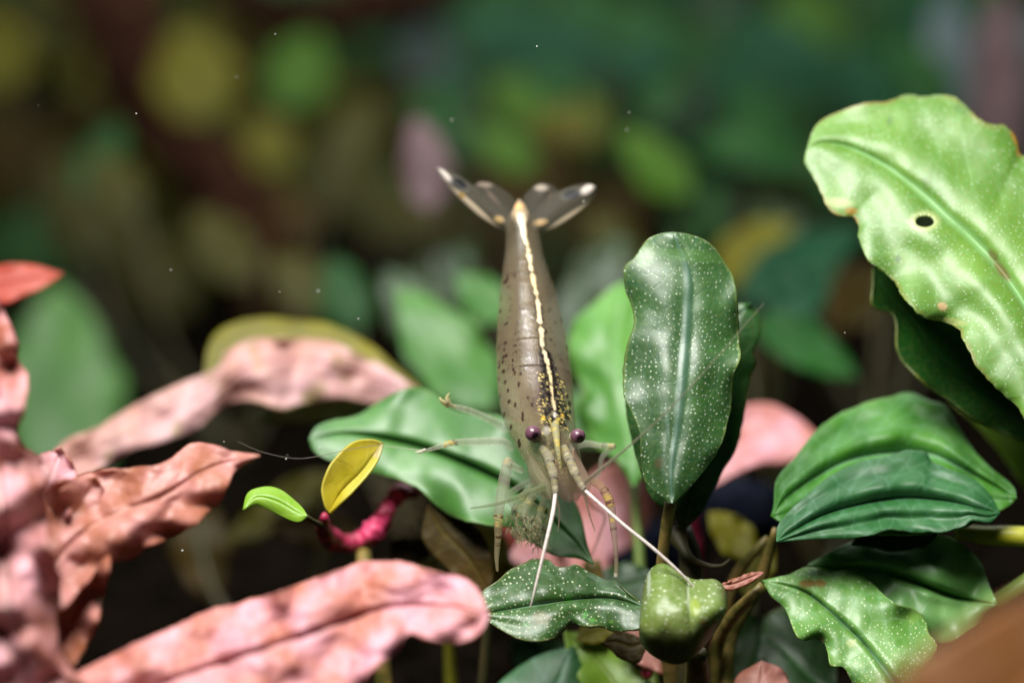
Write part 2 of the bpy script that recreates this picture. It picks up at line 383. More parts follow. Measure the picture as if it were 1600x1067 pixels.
o = link('wall_back', V, F, MATS['panel'], smooth=False); o['kind'] = 'structure'
parts = []
for k in range(2600):
    x = random.uniform(-9, 9); y = random.uniform(-4, 20); r = random.uniform(.07, .2)
    z = GZ-.1+.5*nz(x/7, y/7, 3)+.12*nz(x*1.3, y*1.3, 8)
    parts.append(ball((x, y, z+r*.3), r, 6, 4, (1, random.uniform(.7, 1), random.uniform(.6, 1))))
v, f = join(parts); o = link('soil_granules', v, f, MATS['soil']); o['kind'] = 'stuff'
o['label'] = 'dark brown aquarium soil granules covering the bottom'; o['category'] = 'soil'
parts = []
for (px, py) in ((706,188),(983,176),(980,203),(267,422),(437,456),(1021,452),(449,712),(447,717),(285,860),(560,498),(497,455),(213,178),(60,165),(430,54),(370,121),(839,73),(912,315),(1320,520),(500,700),(350,690)):
    parts.append(ball(W(px, py, 20+random.uniform(-.5, 1.2)), random.uniform(.003, .010), 6, 4))
v, f = join(parts); o = link('floating_debris', v, f, MATS['speck']); o['kind'] = 'stuff'
o['label'] = 'tiny pale specks drifting in the water'; o['category'] = 'debris'

# ------------------------------------------------------------------ plant in the middle (upright green leaf, low leaf, curled leaf)
pc = thing('broadleaf_plant', 'green plant right of the shrimp with upright speckled leaf, low flat leaf and curled leaf', 'plant', foot_of(1075, 1000, 20.6))
q = lambda p: T(860, 340, .487, p)
leaf(pc, (1050, 786), (1052, 364),
     q([(310,850),(293,780),(285,680),(243,590),(235,540),(240,430),(268,350),(265,290),(240,220),(240,160),(270,130),(310,75),(350,55)]),
     q([(440,870),(500,800),(550,720),(575,620),(585,520),(608,450),(605,400),(600,290),(590,200),(560,150),(510,85),(450,58)]),
     q([(388,800),(405,680),(420,560),(430,440),(440,300),(442,180)]), 'centre_leaf', d=20.0, tilt=.25, N=150, H=34, cup=.16, groove=-.02, ruf=.06, rn=4, nzamp=.05, ribs=.008, seed=3.3, serr=1.5,
     marks=[(1109,548,3,3,0,(60,120,40),.9), (1030,724,7,9,10,(70,62,34),.7), (1080,400,60,10,5,(84,128,60),.5), (1010,400,14,22,30,(96,132,70),.5), (1043,660,30,3,85,(96,128,110),.4)])
leaf(pc, (1068, 828, .1), (1172, 474), [(1040,780),(1034,700),(1040,600),(1070,520),(1120,482)], [(1098,796),(1126,740),(1150,700),(1164,640),(1172,590),(1180,566),(1176,548),(1188,522),(1186,494)],
     [(1080,760),(1095,660),(1110,580),(1140,510)], 'deep_green_leaf', d=20.75, tilt=.2, cup=.1, groove=.05, nzamp=.08)
leaf(pc, (1052, 800), (1000, 560), [(1020,780),(1003,740),(988,690),(980,650),(979,610),(984,575)], [(1075,760),(1070,700),(1050,640),(1030,590)],
     [(1040,740),(1025,680),(1010,620)], 'deep_green_leaf', d=20.45, tilt=.2, cup=.1)
leaf(pc, (990, 760), (982, 438), [(960,716),(925,692),(904,655),(906,632),(914,612),(896,580),(888,545),(893,520),(902,497),(930,474),(958,450)], [(1020,720),(1040,660),(1050,600),(1040,540),(1015,480),(1000,450)],
     [(985,690),(970,620),(960,540),(968,480)], 'light_leaf', d=22.6, tilt=.8, cup=.15, ruf=.16, rn=4, nzamp=.15)
petiole(pc, (990, 756), 22.5, 'stem_green')
q = lambda p: T(700, 740, .3125, p)
leaf(pc, (1008, 952), (741, 962),
     q([(960,640),(900,590),(850,545),(780,530),(700,490),(640,455),(600,467),(540,465),(500,432),(420,432),(380,450),(300,490),(240,540),(160,600),(150,650)]),
     q([(970,765),(900,785),(830,785),(760,765),(690,765),(620,745),(590,770),(520,825),(430,840),(350,825),(280,790),(220,750),(180,710)]),
     q([(960,660),(800,620),(600,635),(400,665),(220,695)]), 'low_leaf', d=19.9, tilt=.75, N=150, H=30, cup=.08, groove=.05, ruf=.07, rn=3, nzamp=.09, ribs=.01, seed=9.1, serr=1.4,
     marks=[(888,936,7,6,0,(60,130,40),.8), (914,961,4,7,10,(60,130,40),.8), (925,970,5,3,0,(70,140,40),.7), (822,976,6,4,0,(70,130,50),.6), (846,966,14,10,0,(150,140,110),.4), (956,971,4,3,0,(90,130,50),.6)])
def curl():
    N, H = 70, 34; rows = []; U = []; MT = []
    top = cr([(1002,966),(1006,930),(1012,902),(1022,887),(1036,882),(1052,889),(1068,900),(1084,907),(1100,907),(1116,907),(1127,915),(1133,930),(1134,950)], N)
    bot = cr([(1001,984),(1003,1000),(1012,1014),(1026,1025),(1044,1033),(1060,1035),(1074,1030),(1088,1019),(1101,1004),(1113,988),(1124,970),(1132,952)], N)
    for i in range(N):
        for j in range(H+1):
            v = j/H; u = i/(N-1); p = top[i]*(1-v)+bot[i]*v
            dd = -.62*math.sin(math.pi*(.06+.74*v))-.26*math.sqrt(max(0, 1-(2*u-1)**2))
            cre = math.exp(-((p[0]-1074-(v*8))/5)**2)*(1-v)**.7
            dd += .045*cre + .02*nz(p[0]/26, p[1]/26, 5)
            rows.append((p[0], p[1], 20.25+dd)); U.append((.5+.5*(.15+.8*v), u)); MT.append((p[0]/PX, p[1]/PX*1.2))
    rows = np.array(rows); F = [(i*(H+1)+j, i*(H+1)+j+1, (i+1)*(H+1)+j+1, (i+1)*(H+1)+j) for i in range(N-1) for j in range(H)]
    C = np.zeros((len(rows), 4))
    yy = np.clip((rows[:, 1]-950)/60+.25*np.array([nz(a/14, b/9, 1) for a, b in rows[:, :2]]), 0, 1)
    C[:, :3] = lin((112, 110, 34)); C[:, 3] = yy*.6
    for (x, y, rx, ry, c) in ((1103,982,7,9,(150,104,62)), (1098,972,5,5,(140,100,60)), (1112,968,3,3,(150,104,62)), (1066,1010,5,3,(110,110,50)), (1074,925,3,34,(190,205,170)), (1086,950,8,14,(150,170,60)), (1016,906,3,30,(190,205,180))):
        m = np.clip((1.2-np.sqrt(((rows[:,0]-x)/rx)**2+((rows[:,1]-y)/ry)**2))/.5, 0, 1)*.85
        k = m > .05; C[k, :3] = lin(c); C[k, 3] = np.maximum(m[k], 0)
    o = link('curled_leaf', Wn(rows), F, MATS['curl_leaf'], pc, uvs={'UVMap': U, 'cm': MT}, colr={'Mark': C})
    o['label'] = 'leaf rolled over on itself, pale on top and olive below'
    s = o.modifiers.new('thick', 'SOLIDIFY'); s.thickness = .03; s.offset = 0
curl()
stem_px(pc, [(1048,784,20.05),(1040,830,20.15),(1034,890,20.3),(1030,960,20.5),(1050,1060,20.8),(1060,1200,21)], [.05,.05,.06,.07,.08,.09], 'stem_tan')
stem_px(pc, [(1066,824,20.8),(1078,870,20.7),(1080,940,20.7),(1078,1060,20.8),(1070,1200,21)], [.08,.11,.15,.16,.17], 'stem_dark')
stem_px(pc, [(1088,1020,20.1),(1090,1060,20.3),(1088,1140,20.6)], [.09,.12,.14], 'stem_tan')
# hooked stub and pointed young tip
stem_px(pc, [(1056,832,20.6),(1075,868,20.4),(1100,882,20.4),(1126,884,20.4),(1140,874,20.5)], [.10,.05,.028,.02,.008], 'stem_dark', name='stub')
leaf(pc, (1124, 914), (1192, 895), [(1150,903),(1175,894)], [(1140,922),(1165,914),(1184,903)], [(1145,912),(1170,903)], 'rust_leaf', d=20.15, N=20, H=5, name='young_leaf')
leaf(pc, (1012, 1000), (940, 1004), [(985,990),(965,984)], [(1000,1034),(975,1032),(955,1016)], [(985,1010),(962,1002)], 'brown_leaf', d=20.5, N=24, H=6)
leaf(pc, (1060, 1010), (962, 990), [(1030,994),(995,984),(975,984)], [(1050,1052),(1010,1044),(975,1020)], [(1030,1020),(995,1004)], 'rust_leaf', d=20.9, N=24, H=6)

# ------------------------------------------------------------------ big right plant
pr = thing('broadleaf_plant', 'large pale green speckled leaf with a small hole leaning in from the right edge', 'plant', foot_of(1720, 900, 20.8))
q = lambda p: T(1200, 120, .5435, p)
leaf(pr, (1690, 830), (1262, 232),
     q([(850,1230),(735,975),(680,915),(600,835),(570,770),(545,725),(500,702),(445,690),(400,650),(370,600),(330,560),(290,530),(262,470),(262,432),(243,402),(215,402),(180,390),(150,330),(122,275),(106,247)]),
     q([(950,1150),(930,950),(900,700),(860,450),(800,330),(765,240),(725,225),(715,182),(682,142),(640,140),(600,118),(550,70),(490,55),(440,61),(400,55),(350,70),(270,80),(200,105),(142,140),(118,190)]),
     q([(860,1000),(790,760),(700,600),(600,480),(520,410),(440,335),(340,258),(240,205),(160,190)]), 'big_leaf', d=20.15, tilt=.55, tiltx=-.12, N=260, H=64, cup=.12, groove=.07, ruf=.09, rn=6, nzamp=.05, ribs=.02, seed=21.0, serr=3.0,
     hole=(1445, 347, 14.5, 9.5),
     marks=[(1445,347,22,15,0,(196,206,140),.8), (1472,479,8,6,10,(214,180,130),.95), (1391,190,4,8,15,(84,130,60),.8), (1446,283,7,4,10,(92,130,50),.8), (1447,290,3,6,0,(92,130,50),.6), (1403,405,4,6,0,(70,110,50),.8),
            (1553,400,6,12,-35,(110,100,40),.8), (1566,424,8,20,-38,(120,104,44),.85), (1330,330,10,5,0,(180,140,60),.9), (1336,348,5,9,-10,(180,130,50),.9), (1586,215,6,16,-20,(190,130,50),.8), (1592,238,6,8,0,(190,130,50),.7),
            (1504,171,16,9,10,(84,130,60),.6), (1487,430,3,16,-60,(90,120,60),.4), (1310,318,24,8,5,(200,205,140),.5), (1485,502,26,6,12,(190,190,120),.5), (1362,262,3,5,0,(90,140,70),.5)])
q = lambda p: T(1200, 120, .5435, p)
leaf(pr, (1640, 712), (1363, 418),
     q([(735,1050),(600,992),(520,932),(450,885),(375,802),(362,690),(300,662),(300,600)]),
     q([(800,1000),(760,900),(700,820),(600,740),(520,680),(400,600),(330,555)]),
     q([(740,990),(600,890),(480,790),(400,690),(330,610)]), 'dark_leaf', d=20.9, tilt=.35, tiltx=.3, N=70, H=14, ruf=.06, cup=-.05)
leaf(pr, (1640, 800), (1450, 560), [(1600,760),(1540,680),(1480,620)], [(1630,720),(1560,620),(1500,570)], [(1600,730),(1540,650),(1490,590)], 'lime_leaf', d=22.2, tilt=.4)
petiole(pr, (1690, 830), 20.3, 'stem_green', .09)
petiole(pr, (1640, 712), 20.9, 'stem_green', .07)
stem_px(pr, [(1494,830,20.9),(1540,836,20.8),(1600,838,20.7),(1700,850,20.7)], [.07,.09,.09,.1], 'stem_yellow')

# ------------------------------------------------------------------ right cluster
pk = thing('broadleaf_plant', 'spreading rosette of bright green ribbed leaves at the lower right under the big leaf', 'plant', foot_of(1180, 1010, 21))
q = lambda p: T(1100, 600, .4378, p)
leaf(pk, (1206, 806), (1588, 778),
     q([(252,430),(255,350),(300,290),(330,260),(400,170),(480,110),(540,85),(600,62),(680,45),(720,33),(755,36),(800,60),(860,78),(905,150),(945,215),(1010,290),(1100,365)]),
     q([(300,500),(500,520),(700,540),(900,520),(1000,480),(1080,440)]), q([(300,400),(450,300),(600,250),(800,250),(980,330)]), 'right_leaf', d=20.9, tilt=.85, N=110, H=26, cup=.1, groove=.07, ruf=.05, rn=3, nzamp=.10, ribs=.035, seed=4.4)
leaf(pk, (1214, 846), (1561, 802),
     q([(268,500),(330,430),(390,380),(450,330),(510,298),(560,280),(650,262),(700,244),(740,238),(790,246),(812,280),(880,308),(960,340),(1020,400)]),
     q([(400,552),(510,550),(600,540),(660,520),(740,530),(800,528),(850,530),(920,512),(960,487),(1020,492)]), q([(320,525),(420,470),(550,432),(700,408),(850,415),(980,445)]), 'teal_leaf', d=20.35, tilt=.8, N=130, H=30, cup=.06, groove=.08, ruf=.05, rn=3, nzamp=.07, ribs=.03, seed=14.0)
leaf(pk, (1330, 850), (1470, 826), [(1350,822),(1395,810),(1440,808)], [(1360,856),(1400,862),(1450,852)], [(1370,836),(1430,830)], 'dark_leaf', d=20.6, tilt=.3, N=30, H=8)
leaf(pk, (1262, 884), (1560, 945),
     q([(380,640),(470,590),(540,560),(600,552),(680,545),(800,535),(870,545),(930,580),(985,640),(1005,690)]),
     q([(400,720),(480,770),(560,820),(640,870),(740,900),(850,930),(950,880)]), q([(450,650),(560,650),(640,660),(740,700),(900,760)]), 'pale_leaf', d=20.55, tilt=.4, N=90, H=22, cup=.1, groove=.3, ruf=.12, rn=3, nzamp=.2, seed=6.2)
leaf(pk, (1440, 880), (1500, 1030), [(1400,900),(1390,960),(1430,1010)], [(1480,900),(1530,960),(1530,1010)], [(1450,940),(1470,990)], 'dark_leaf', d=20.9, tilt=.3, N=30, H=8)
leaf(pk, (1560, 1180), (1192, 908),
     q([(900,1300),(640,1300),(530,1062),(500,1012),(452,1002),(435,932),(400,905),(345,912),(320,880),(290,800),(240,755)]),
     q([(1000,1100),(835,1000),(830,930),(800,885),(790,842),(742,800),(700,790),(640,750),(590,702),(540,667),(460,670),(370,656),(290,684)]),
     q([(800,1200),(700,1090),(640,1015),(560,915),(480,840),(380,752),(290,715)]), 'speck_leaf', d=19.9, tilt=.7, N=170, H=38, cup=.1, groove=.12, ruf=.12, rn=6, nzamp=.12, seed=12.0, serr=1.6,
     marks=[(1262,912,14,6,0,(120,90,30),.9), (1281,912,10,6,5,(130,100,34),.9), (1264,925,5,4,0,(90,120,30),.7), (1314,917,5,5,0,(80,140,50),.8), (1274,950,3,5,0,(80,140,40),.8), (1335,986,7,6,0,(90,150,50),.8), (1349,1007,4,4,0,(90,150,50),.7),
            (1277,988,5,3,0,(100,160,60),.7), (1371,1000,4,4,0,(90,150,40),.8), (1404,1006,6,5,0,(84,140,40),.8), (1401,974,6,4,0,(80,140,40),.7), (1425,962,10,14,20,(120,160,60),.6), (1300,1030,14,6,20,(110,160,50),.6), (1330,1005,8,6,0,(220,215,140),.4)])
leaf(pk, (1190, 1000), (1310, 1090), [(1200,960),(1250,950),(1300,1000)], [(1180,1060),(1220,1120),(1280,1120)], [(1220,1010),(1270,1060)], 'deep_green_leaf', d=21.3, tilt=.7)
leaf(pk, (1180, 960), (1140, 1100), [(1150,960),(1120,1020)], [(1250,990),(1230,1070)], [(1190,1000),(1170,1060)], 'dark_leaf', d=21.6, tilt=.4)
stem_px(pk, [(1212,826,20.6),(1202,862,20.7),(1190,900,20.8),(1165,950,20.9),(1140,1000,21),(1130,1100,21)], [.03,.05,.06,.065,.07,.08], 'stem_tan')
stem_px(pk, [(1200,840,20.9),(1180,860,20.9),(1150,900,21),(1130,960,21),(1120,1060,21.2)], [.03,.05,.06,.07,.08], 'stem_tan')
stem_px(pk, [(1192,914,20.3),(1170,936,20.3),(1142,966,20.5),(1120,1010,20.8),(1110,1100,21)], [.04,.055,.06,.07,.08], 'stem_tan')
stem_px(pk, [(1700,850,20.9),(1640,890,20.7),(1590,922,20.7),(1550,948,20.8)], [.1,.1,.09,.08], 'stem_green')
sleaf(pk, (1180, 870), (1108, 800), 60, 'back_yellow', d=22.3, tilt=.7)
sleaf(pk, (1160, 930), (1210, 850), 50, 'back_yellow', d=21.6, tilt=.7, stem=False)

# ------------------------------------------------------------------ leaf behind the shrimp on the left
pm = thing('broadleaf_plant', 'wide green leaf lying behind the shrimp legs, grooved along its middle', 'plant', foot_of(930, 1010, 21.4))
leaf(pm, (926, 880), (484, 686),
     [(916,850),(905,800),(880,750),(850,700),(820,670),(780,650),(740,648),(700,638),(668,610),(640,606),(600,624),(560,650),(520,658),(494,668)],
     [(905,872),(870,868),(835,850),(800,825),(770,822),(720,812),(685,792),(655,765),(610,745),(560,735),(520,722),(492,706)],
     [(900,846),(850,798),(800,760),(740,730),(680,706),(620,690),(545,676)], 'mid_leaf', d=21.15, tilt=.8, N=140, H=30, cup=.16, groove=.22, ruf=.09, rn=4, nzamp=.07, ribs=.0, seed=31.0, fold=-.12)
stem_px(pm, [(924,876,21.4),(930,920,21.4),(936,980,21.4),(930,1060,21.4),(925,1160,21.5)], [.08,.13,.13,.14,.15], 'stem_tan')
leaf(pm, (1030, 900), (860, 930), [(980,880),(920,900)], [(1020,960),(940,970),(880,950)], [(960,920),(900,930)], 'deep_green_leaf', d=21.6, tilt=.6, N=30, H=8)

# ------------------------------------------------------------------ seedling
ps = thing('seedling', 'small seedling with a crimson stem, one folded yellow leaf and one lime leaf', 'plant', foot_of(620, 1020, 21.2))
q = lambda p: T(360, 560, .3187, p)
leaf(ps, (514, 803), (598, 693), q([(462,720),(447,640),(470,560),(500,505),(560,440),(620,403),(700,398)]), q([(560,690),(620,630),(680,560),(725,490)]),
     q([(545,655),(640,560),(700,480)]), 'yellow_leaf', d=20.25, tilt=.4, N=70, H=20, cup=-.04, groove=.12, ruf=.0, nzamp=.04, fold=-.12, serr=.4, marks=[(566,748,14,46,33,(214,208,96),.75), (592,706,6,14,30,(220,206,170),.7)], label='mustard yellow leaf folded along its middle')
leaf(ps, (479, 806), (381, 796), q([(355,740),(320,705),(260,655),(200,633),(130,640),(84,668)]), q([(345,798),(310,797),(240,765),(180,735),(130,715),(88,728)]),
     q([(330,755),(230,700),(130,680)]), 'lime_leaf', d=20.2, tilt=.6, N=60, H=16, cup=.05, ruf=.0, nzamp=.04, serr=.6, label='small curled lime green leaf')
P = cr([(x, y, z+.55*min(1, k/3)) for k, (x, y, z) in enumerate([(508,806,20.5),(506,822,20.6),(512,836,20.7),(530,846,20.8),(556,846,20.9),(582,834,20.9),(596,814,20.9),(608,790,20.9),(630,768,20.9),(652,764,21)])], 90)
v, f = tube(Wn(P), np.interp(np.linspace(0, 1, 90), np.linspace(0, 1, 10), [.03,.07,.09,.085,.09,.10,.085,.075,.10,.06]), 22)
cw = np.repeat(Wn(P), 22, 0); v = cw+(v-cw)*np.array([[1+.45*nz(p[0]*7, p[1]*7, p[2]*7)+.25*nz(p[0]*19, p[1]*19, p[2]*19)] for p in v])
link('stem', v, f, MATS['stem_red'], ps)
parts = []; rf = random.Random(3)
for k in range(60):
    x = rf.gauss(640, 32); y = rf.gauss(812, 26); st = np.array([x, y, 21.9+rf.uniform(-.3, .3)]); an = rf.uniform(0, 6.28); l = rf.uniform(8, 26)
    parts.append(tube(Wn([st, st+np.array([math.cos(an)*l*.5+rf.uniform(-4, 4), math.sin(an)*l*.5, .05]), st+np.array([math.cos(an)*l, math.sin(an)*l, 0])]), [.02, .03, .006], 6))
v, f = join(parts); o = link('biofilm', v, f, MATS['film'], ps); o['kind'] = 'stuff'
stem_px(ps, [(478,806,20.3),(490,814,20.4),(504,822,20.6)], [.02,.02,.03], 'stem_dark')
stem_px(ps, [(566,848,21.75),(572,900,21),(590,980,21.1),(600,1080,21.2)], [.07,.07,.08,.08], 'stem_tan')

# ------------------------------------------------------------------ dark brown leaf, rotting bits under the leaf
pb = thing('dying_leaf', 'dark brown decaying leaf hanging between the green leaf and the pink leaf', 'leaf', foot_of(700, 1040, 21))
leaf(pb, (668, 790), (766, 925), [(700,790),(750,830),(770,880)], [(660,840),(690,880),(730,915)], [(690,830),(730,870)], 'brown_leaf', d=21.0, tilt=.2, N=40, H=10)
leaf(pb, (610, 845), (672, 868), [(630,838),(660,842)], [(612,880),(632,888),(652,878)], [(630,860),(655,862)], 'brown_leaf', d=21.9, tilt=.2, N=24, H=6)
petiole(pb, (766, 922), 20.8, 'stem_dark')

# ------------------------------------------------------------------ pink plants
pp = thing('pink_plant', 'crinkled pink and rust leaves rising at the left edge', 'plant', foot_of(-60, 1080, 20))
q = lambda p: T(0, 400, .625, p)
leaf(pp, (40, 1240), (-10, 455),
     [(-120,1100),(-150,900),(-140,700),(-90,520)],
     [(170,1120)]+q([(178,1035),(150,990),(140,900),(150,800),(120,700),(115,600),(92,505),(60,482),(40,440),(62,370),(70,300),(45,260),(40,210),(15,150)]),
     [(20,1050),(10,900),(0,750),(-20,580)], 'pink_leaf', d=18.1, tilt=.25, N=150, H=34, cup=.2, groove=.1, ruf=.2, rn=8, nzamp=.5, seed=2.0, serr=5, fine=.016)
leaf(pp, (20, 985), (405, 712),
     [(60,830),(90,770),(140,738),(200,732),(260,722),(296,694),(330,694),(365,706)],
     [(90,960),(140,905),(165,880),(205,872),(240,850),(290,828),(345,780),(365,738),(385,722)],
     [(100,860),(170,810),(250,775),(330,730)], 'rust_leaf', d=18.9, tilt=.6, N=110, H=26, cup=.12, groove=.08, ruf=.2, rn=6, nzamp=.3, seed=8.0, serr=3, fine=.016)
leaf(pp, (-20, 1100), (150, 745), [(20,1000),(40,860),(80,760)], [(80,1080),(150,980),(170,880),(180,800)], [(30,1000),(90,880),(120,800)], 'rust_leaf', d=18.8, tilt=.3, N=80, H=20, ruf=.3, nzamp=.3, rn=6, serr=3, fine=.016)
leaf(pp, (0, 900), (95, 700), [(0,820),(30,730)], [(60,880),(110,800),(120,740)], [(30,850),(70,770)], 'pink_leaf', d=19.0, tilt=.5, N=50, H=12, ruf=.3, nzamp=.3)
leaf(pp, (-160, 520), (98, 428), [(-80,440),(0,414),(60,416)], [(-60,500),(20,470),(70,448)], [(-60,470),(20,445)], 'red_leaf', d=22.3, tilt=.4, N=40, H=8, ruf=.05)
pa = thing('pink_plant', 'long arching pink leaf with an olive edge reaching up to the right', 'plant', foot_of(40, 900, 21.6))
leaf(pa, (60, 745), (655, 606),
     [(100,692),(160,664),(220,628),(280,600),(338,576),(356,548),(400,530),(460,530),(520,536),(580,562),(630,594)],
     [(130,745),(200,705),(250,692),(310,668),(350,632),(400,628),(440,640),(480,630),(530,622),(600,632),(640,622)],
     [(150,705),(240,660),(320,620),(400,570),(500,565),(600,596)], 'pink_olive_leaf', d=22.6, tilt=.55, N=110, H=20, ruf=.15, nzamp=.3, rn=6, cup=.1, seed=5.0, fine=.016)
leaf(pa, (318, 600), (652, 602), [(324,548),(345,515),(400,497),(460,500),(520,508),(580,540),(628,582)], [(400,600),(500,600),(590,606)], [(380,550),(480,545),(580,575)], 'back_yellow', d=23.1, tilt=.6, N=60, H=12, serr=1.5, label='yellow-green leaf showing behind the arching pink one')
leaf(pa, (400, 660), (640, 622), [(460,610),(560,600)], [(470,662),(560,655),(610,640)], [(480,640),(560,630)], 'soft_leaf', d=23.0, tilt=.5, N=30, H=6, serr=0)
petiole(pa, (60, 745), 21.6, 'stem_red', .08)
pl = thing('pink_plant', 'big salmon pink leaf lying across the bottom left', 'plant', foot_of(200, 1200, 19))
leaf(pl, (20, 1180), (765, 962),
     [(100,1070),(200,1012),(270,980),(340,950),(420,930),(490,905),(560,880),(620,878),(680,892),(730,906),(752,930)],
     [(200,1250),(400,1200),(540,1110),(580,1050),(615,1022),(640,992),(680,1002),(720,1004),(750,990)],
     [(150,1110),(300,1050),(450,1000),(600,950),(700,948)], 'rose_leaf', d=18.2, tilt=.6, N=150, H=34, ruf=.14, rn=9, nzamp=.22, cup=.1, groove=.1, seed=17.0, serr=3, fine=.016)
petiole(pl, (20, 1180), 19.2, 'stem_red', .1)

pq = thing('pink_plant', 'smooth rose pink leaves seen behind and below the shrimp head', 'plant', foot_of(960, 980, 23.6))
leaf(pq, (930, 990), (1010, 730), [(895,930),(885,850),(900,770),(950,726)], [(960,960),(950,880),(1000,840),(1022,780)], [(930,900),(950,820),(980,770)], 'rose_leaf', d=23.4, tilt=.5, N=40, H=10, nzamp=.15)
leaf(pq, (900, 930), (755, 818), [(870,870),(830,830),(790,808)], [(860,920),(800,886),(770,856)], [(850,888),(800,848)], 'rose_leaf', d=22.6, tilt=.7, N=36, H=9, nzamp=.1)
petiole(pq, (930, 985), 23.2, 'stem_red', .07)
pv = thing('pink_plant', 'pale pink leaf tucked between the upright green leaf and the right rosette', 'plant', foot_of(1120, 900, 23.6))
leaf(pv, (1080, 780), (1278, 680), [(1110,690),(1150,640),(1195,630),(1240,648)], [(1130,752),(1180,728),(1230,722),(1262,704)], [(1140,710),(1200,682)], 'rose_leaf', d=23.0, tilt=.7, N=40, H=10, nzamp=.12)
petiole(pv, (1084, 776), 22.9, 'stem_red', .06)
py_ = thing('yellowing_plant', 'yellow and orange leaves low between the dark leaf and the shrimp', 'plant', foot_of(720, 1010, 22.2))
leaf(py_, (700, 960), (745, 812), [(715,900),(712,850),(725,820)], [(790,940),(800,890),(785,830)], [(745,900),(750,850)], 'back_yellow', d=21.8, tilt=.6, N=30, H=8)
leaf(py_, (760, 880), (800, 815), [(745,850),(765,815)], [(790,870),(812,835)], [(772,848),(790,828)], 'red_leaf', d=22.2, tilt=.5, N=24, H=6)
leaf(py_, (700, 920), (640, 880), [(690,880),(660,866)], [(690,930),(655,912)], [(682,902),(655,888)], 'back_yellow', d=21.9, tilt=.6, N=24, H=6)
leaf(py_, (860, 960), (770, 876), [(830,900),(790,870)], [(830,960),(780,920)], [(820,920),(790,895)], 'back_yellow', d=22.4, tilt=.5, N=24, H=6)
petiole(py_, (700, 958), 22, 'stem_yellow', .05)
# bottom
pz = thing('lime_plant', 'lime yellow and teal leaf tips at the bottom edge below the low speckled leaf', 'plant', foot_of(930, 1250, 21))
leaf(pz, (1030, 1200), (880, 985), [(930,1100),(890,1030)], [(1040,1100),(990,1040),(930,994)], [(980,1100),(930,1030)], 'lime_leaf', d=20.9, tilt=.6, N=50, H=12, nzamp=.1)
leaf(pz, (900, 1000), (965, 978), [(910,975),(940,968)], [(930,1006),(955,994)], [(925,990),(950,982)], 'back_yellow', d=21.1, tilt=.6, N=24, H=6)
leaf(pz, (920, 1180), (895, 1010), [(780,1130),(770,1080),(830,1030)], [(940,1120),(925,1050)], [(870,1110),(880,1050)], 'teal_leaf', d=20.8, tilt=.7, N=50, H=12, cup=.1)
leaf(pz, (880, 1080), (800, 1000), [(840,1060),(800,1030)], [(900,1030),(850,990)], [(860,1040),(820,1005)], 'back_green', d=22.2, tilt=.5, N=30, H=8)
po = thing('orange_leaf', 'small rounded orange leaf tip poking up at the bottom edge', 'leaf', foot_of(1190, 1200, 20.5))
leaf(po, (1200, 1150), (1190, 1033), [(1150,1100),(1150,1060)], [(1235,1100),(1225,1050)], [(1192,1100),(1190,1060)], 'rust_leaf', d=20.4, tilt=.6, N=40, H=10, cup=.1)
petiole(po, (1200, 1150), 20.3, 'stem_tan')
stem_o, _ = ball(W(1011, 1051, 20.9), .055, 12, 8), 0
o = link('pink_bud', stem_o[0], stem_o[1], MATS['stem_red']); o['label'] = 'tiny bright pink bud beside the lime leaf at the bottom'; o['category'] = 'bud'
# near, strongly blurred leaf at the bottom right corner
pn = thing('foreground_leaf', 'amber brown leaf close to the viewer in the bottom right corner, out of focus', 'leaf', foot_of(1700, 1500, 13.5))
leaf(pn, (1300, 1330), (1760, 880), [(1330,1130),(1430,1030),(1560,950),(1680,890)], [(1500,1400),(1700,1250),(1780,1050)], [(1450,1200),(1620,1060)], 'amber_leaf', d=14.0, tilt=.3, N=40, H=10)
petiole(pn, (1300, 1330), 15, 'stem_tan')
# stones
for (x, y, d, r, lb) in ((1165, 800, 24.5, .42, 'bluish black stone in the gap between upright leaf and right rosette'), (1000, 880, 25, .5, 'dark stone half hidden under the shrimp antenna'), (360, 400, 44, .8, 'blurred blue-grey stone in the dark behind the arching pink leaf')):
    c = W(x, y, d); V, F = ball((0, 0, 0), r, 28, 18, (1.3, 1, .8))
    V = np.array([np.array(v)*(1+.35*nz(v[0]*1.4/r, v[1]*1.4/r, v[2]*1.4/r+x)+.1*nz(v[0]*5/r, v[1]*5/r, v[2]*5/r))+c for v in V])
    o = link('stone', V, F, MATS['stone']); o['label'] = lb; o['category'] = 'stone'; o['group'] = 'dark stones between the plants'

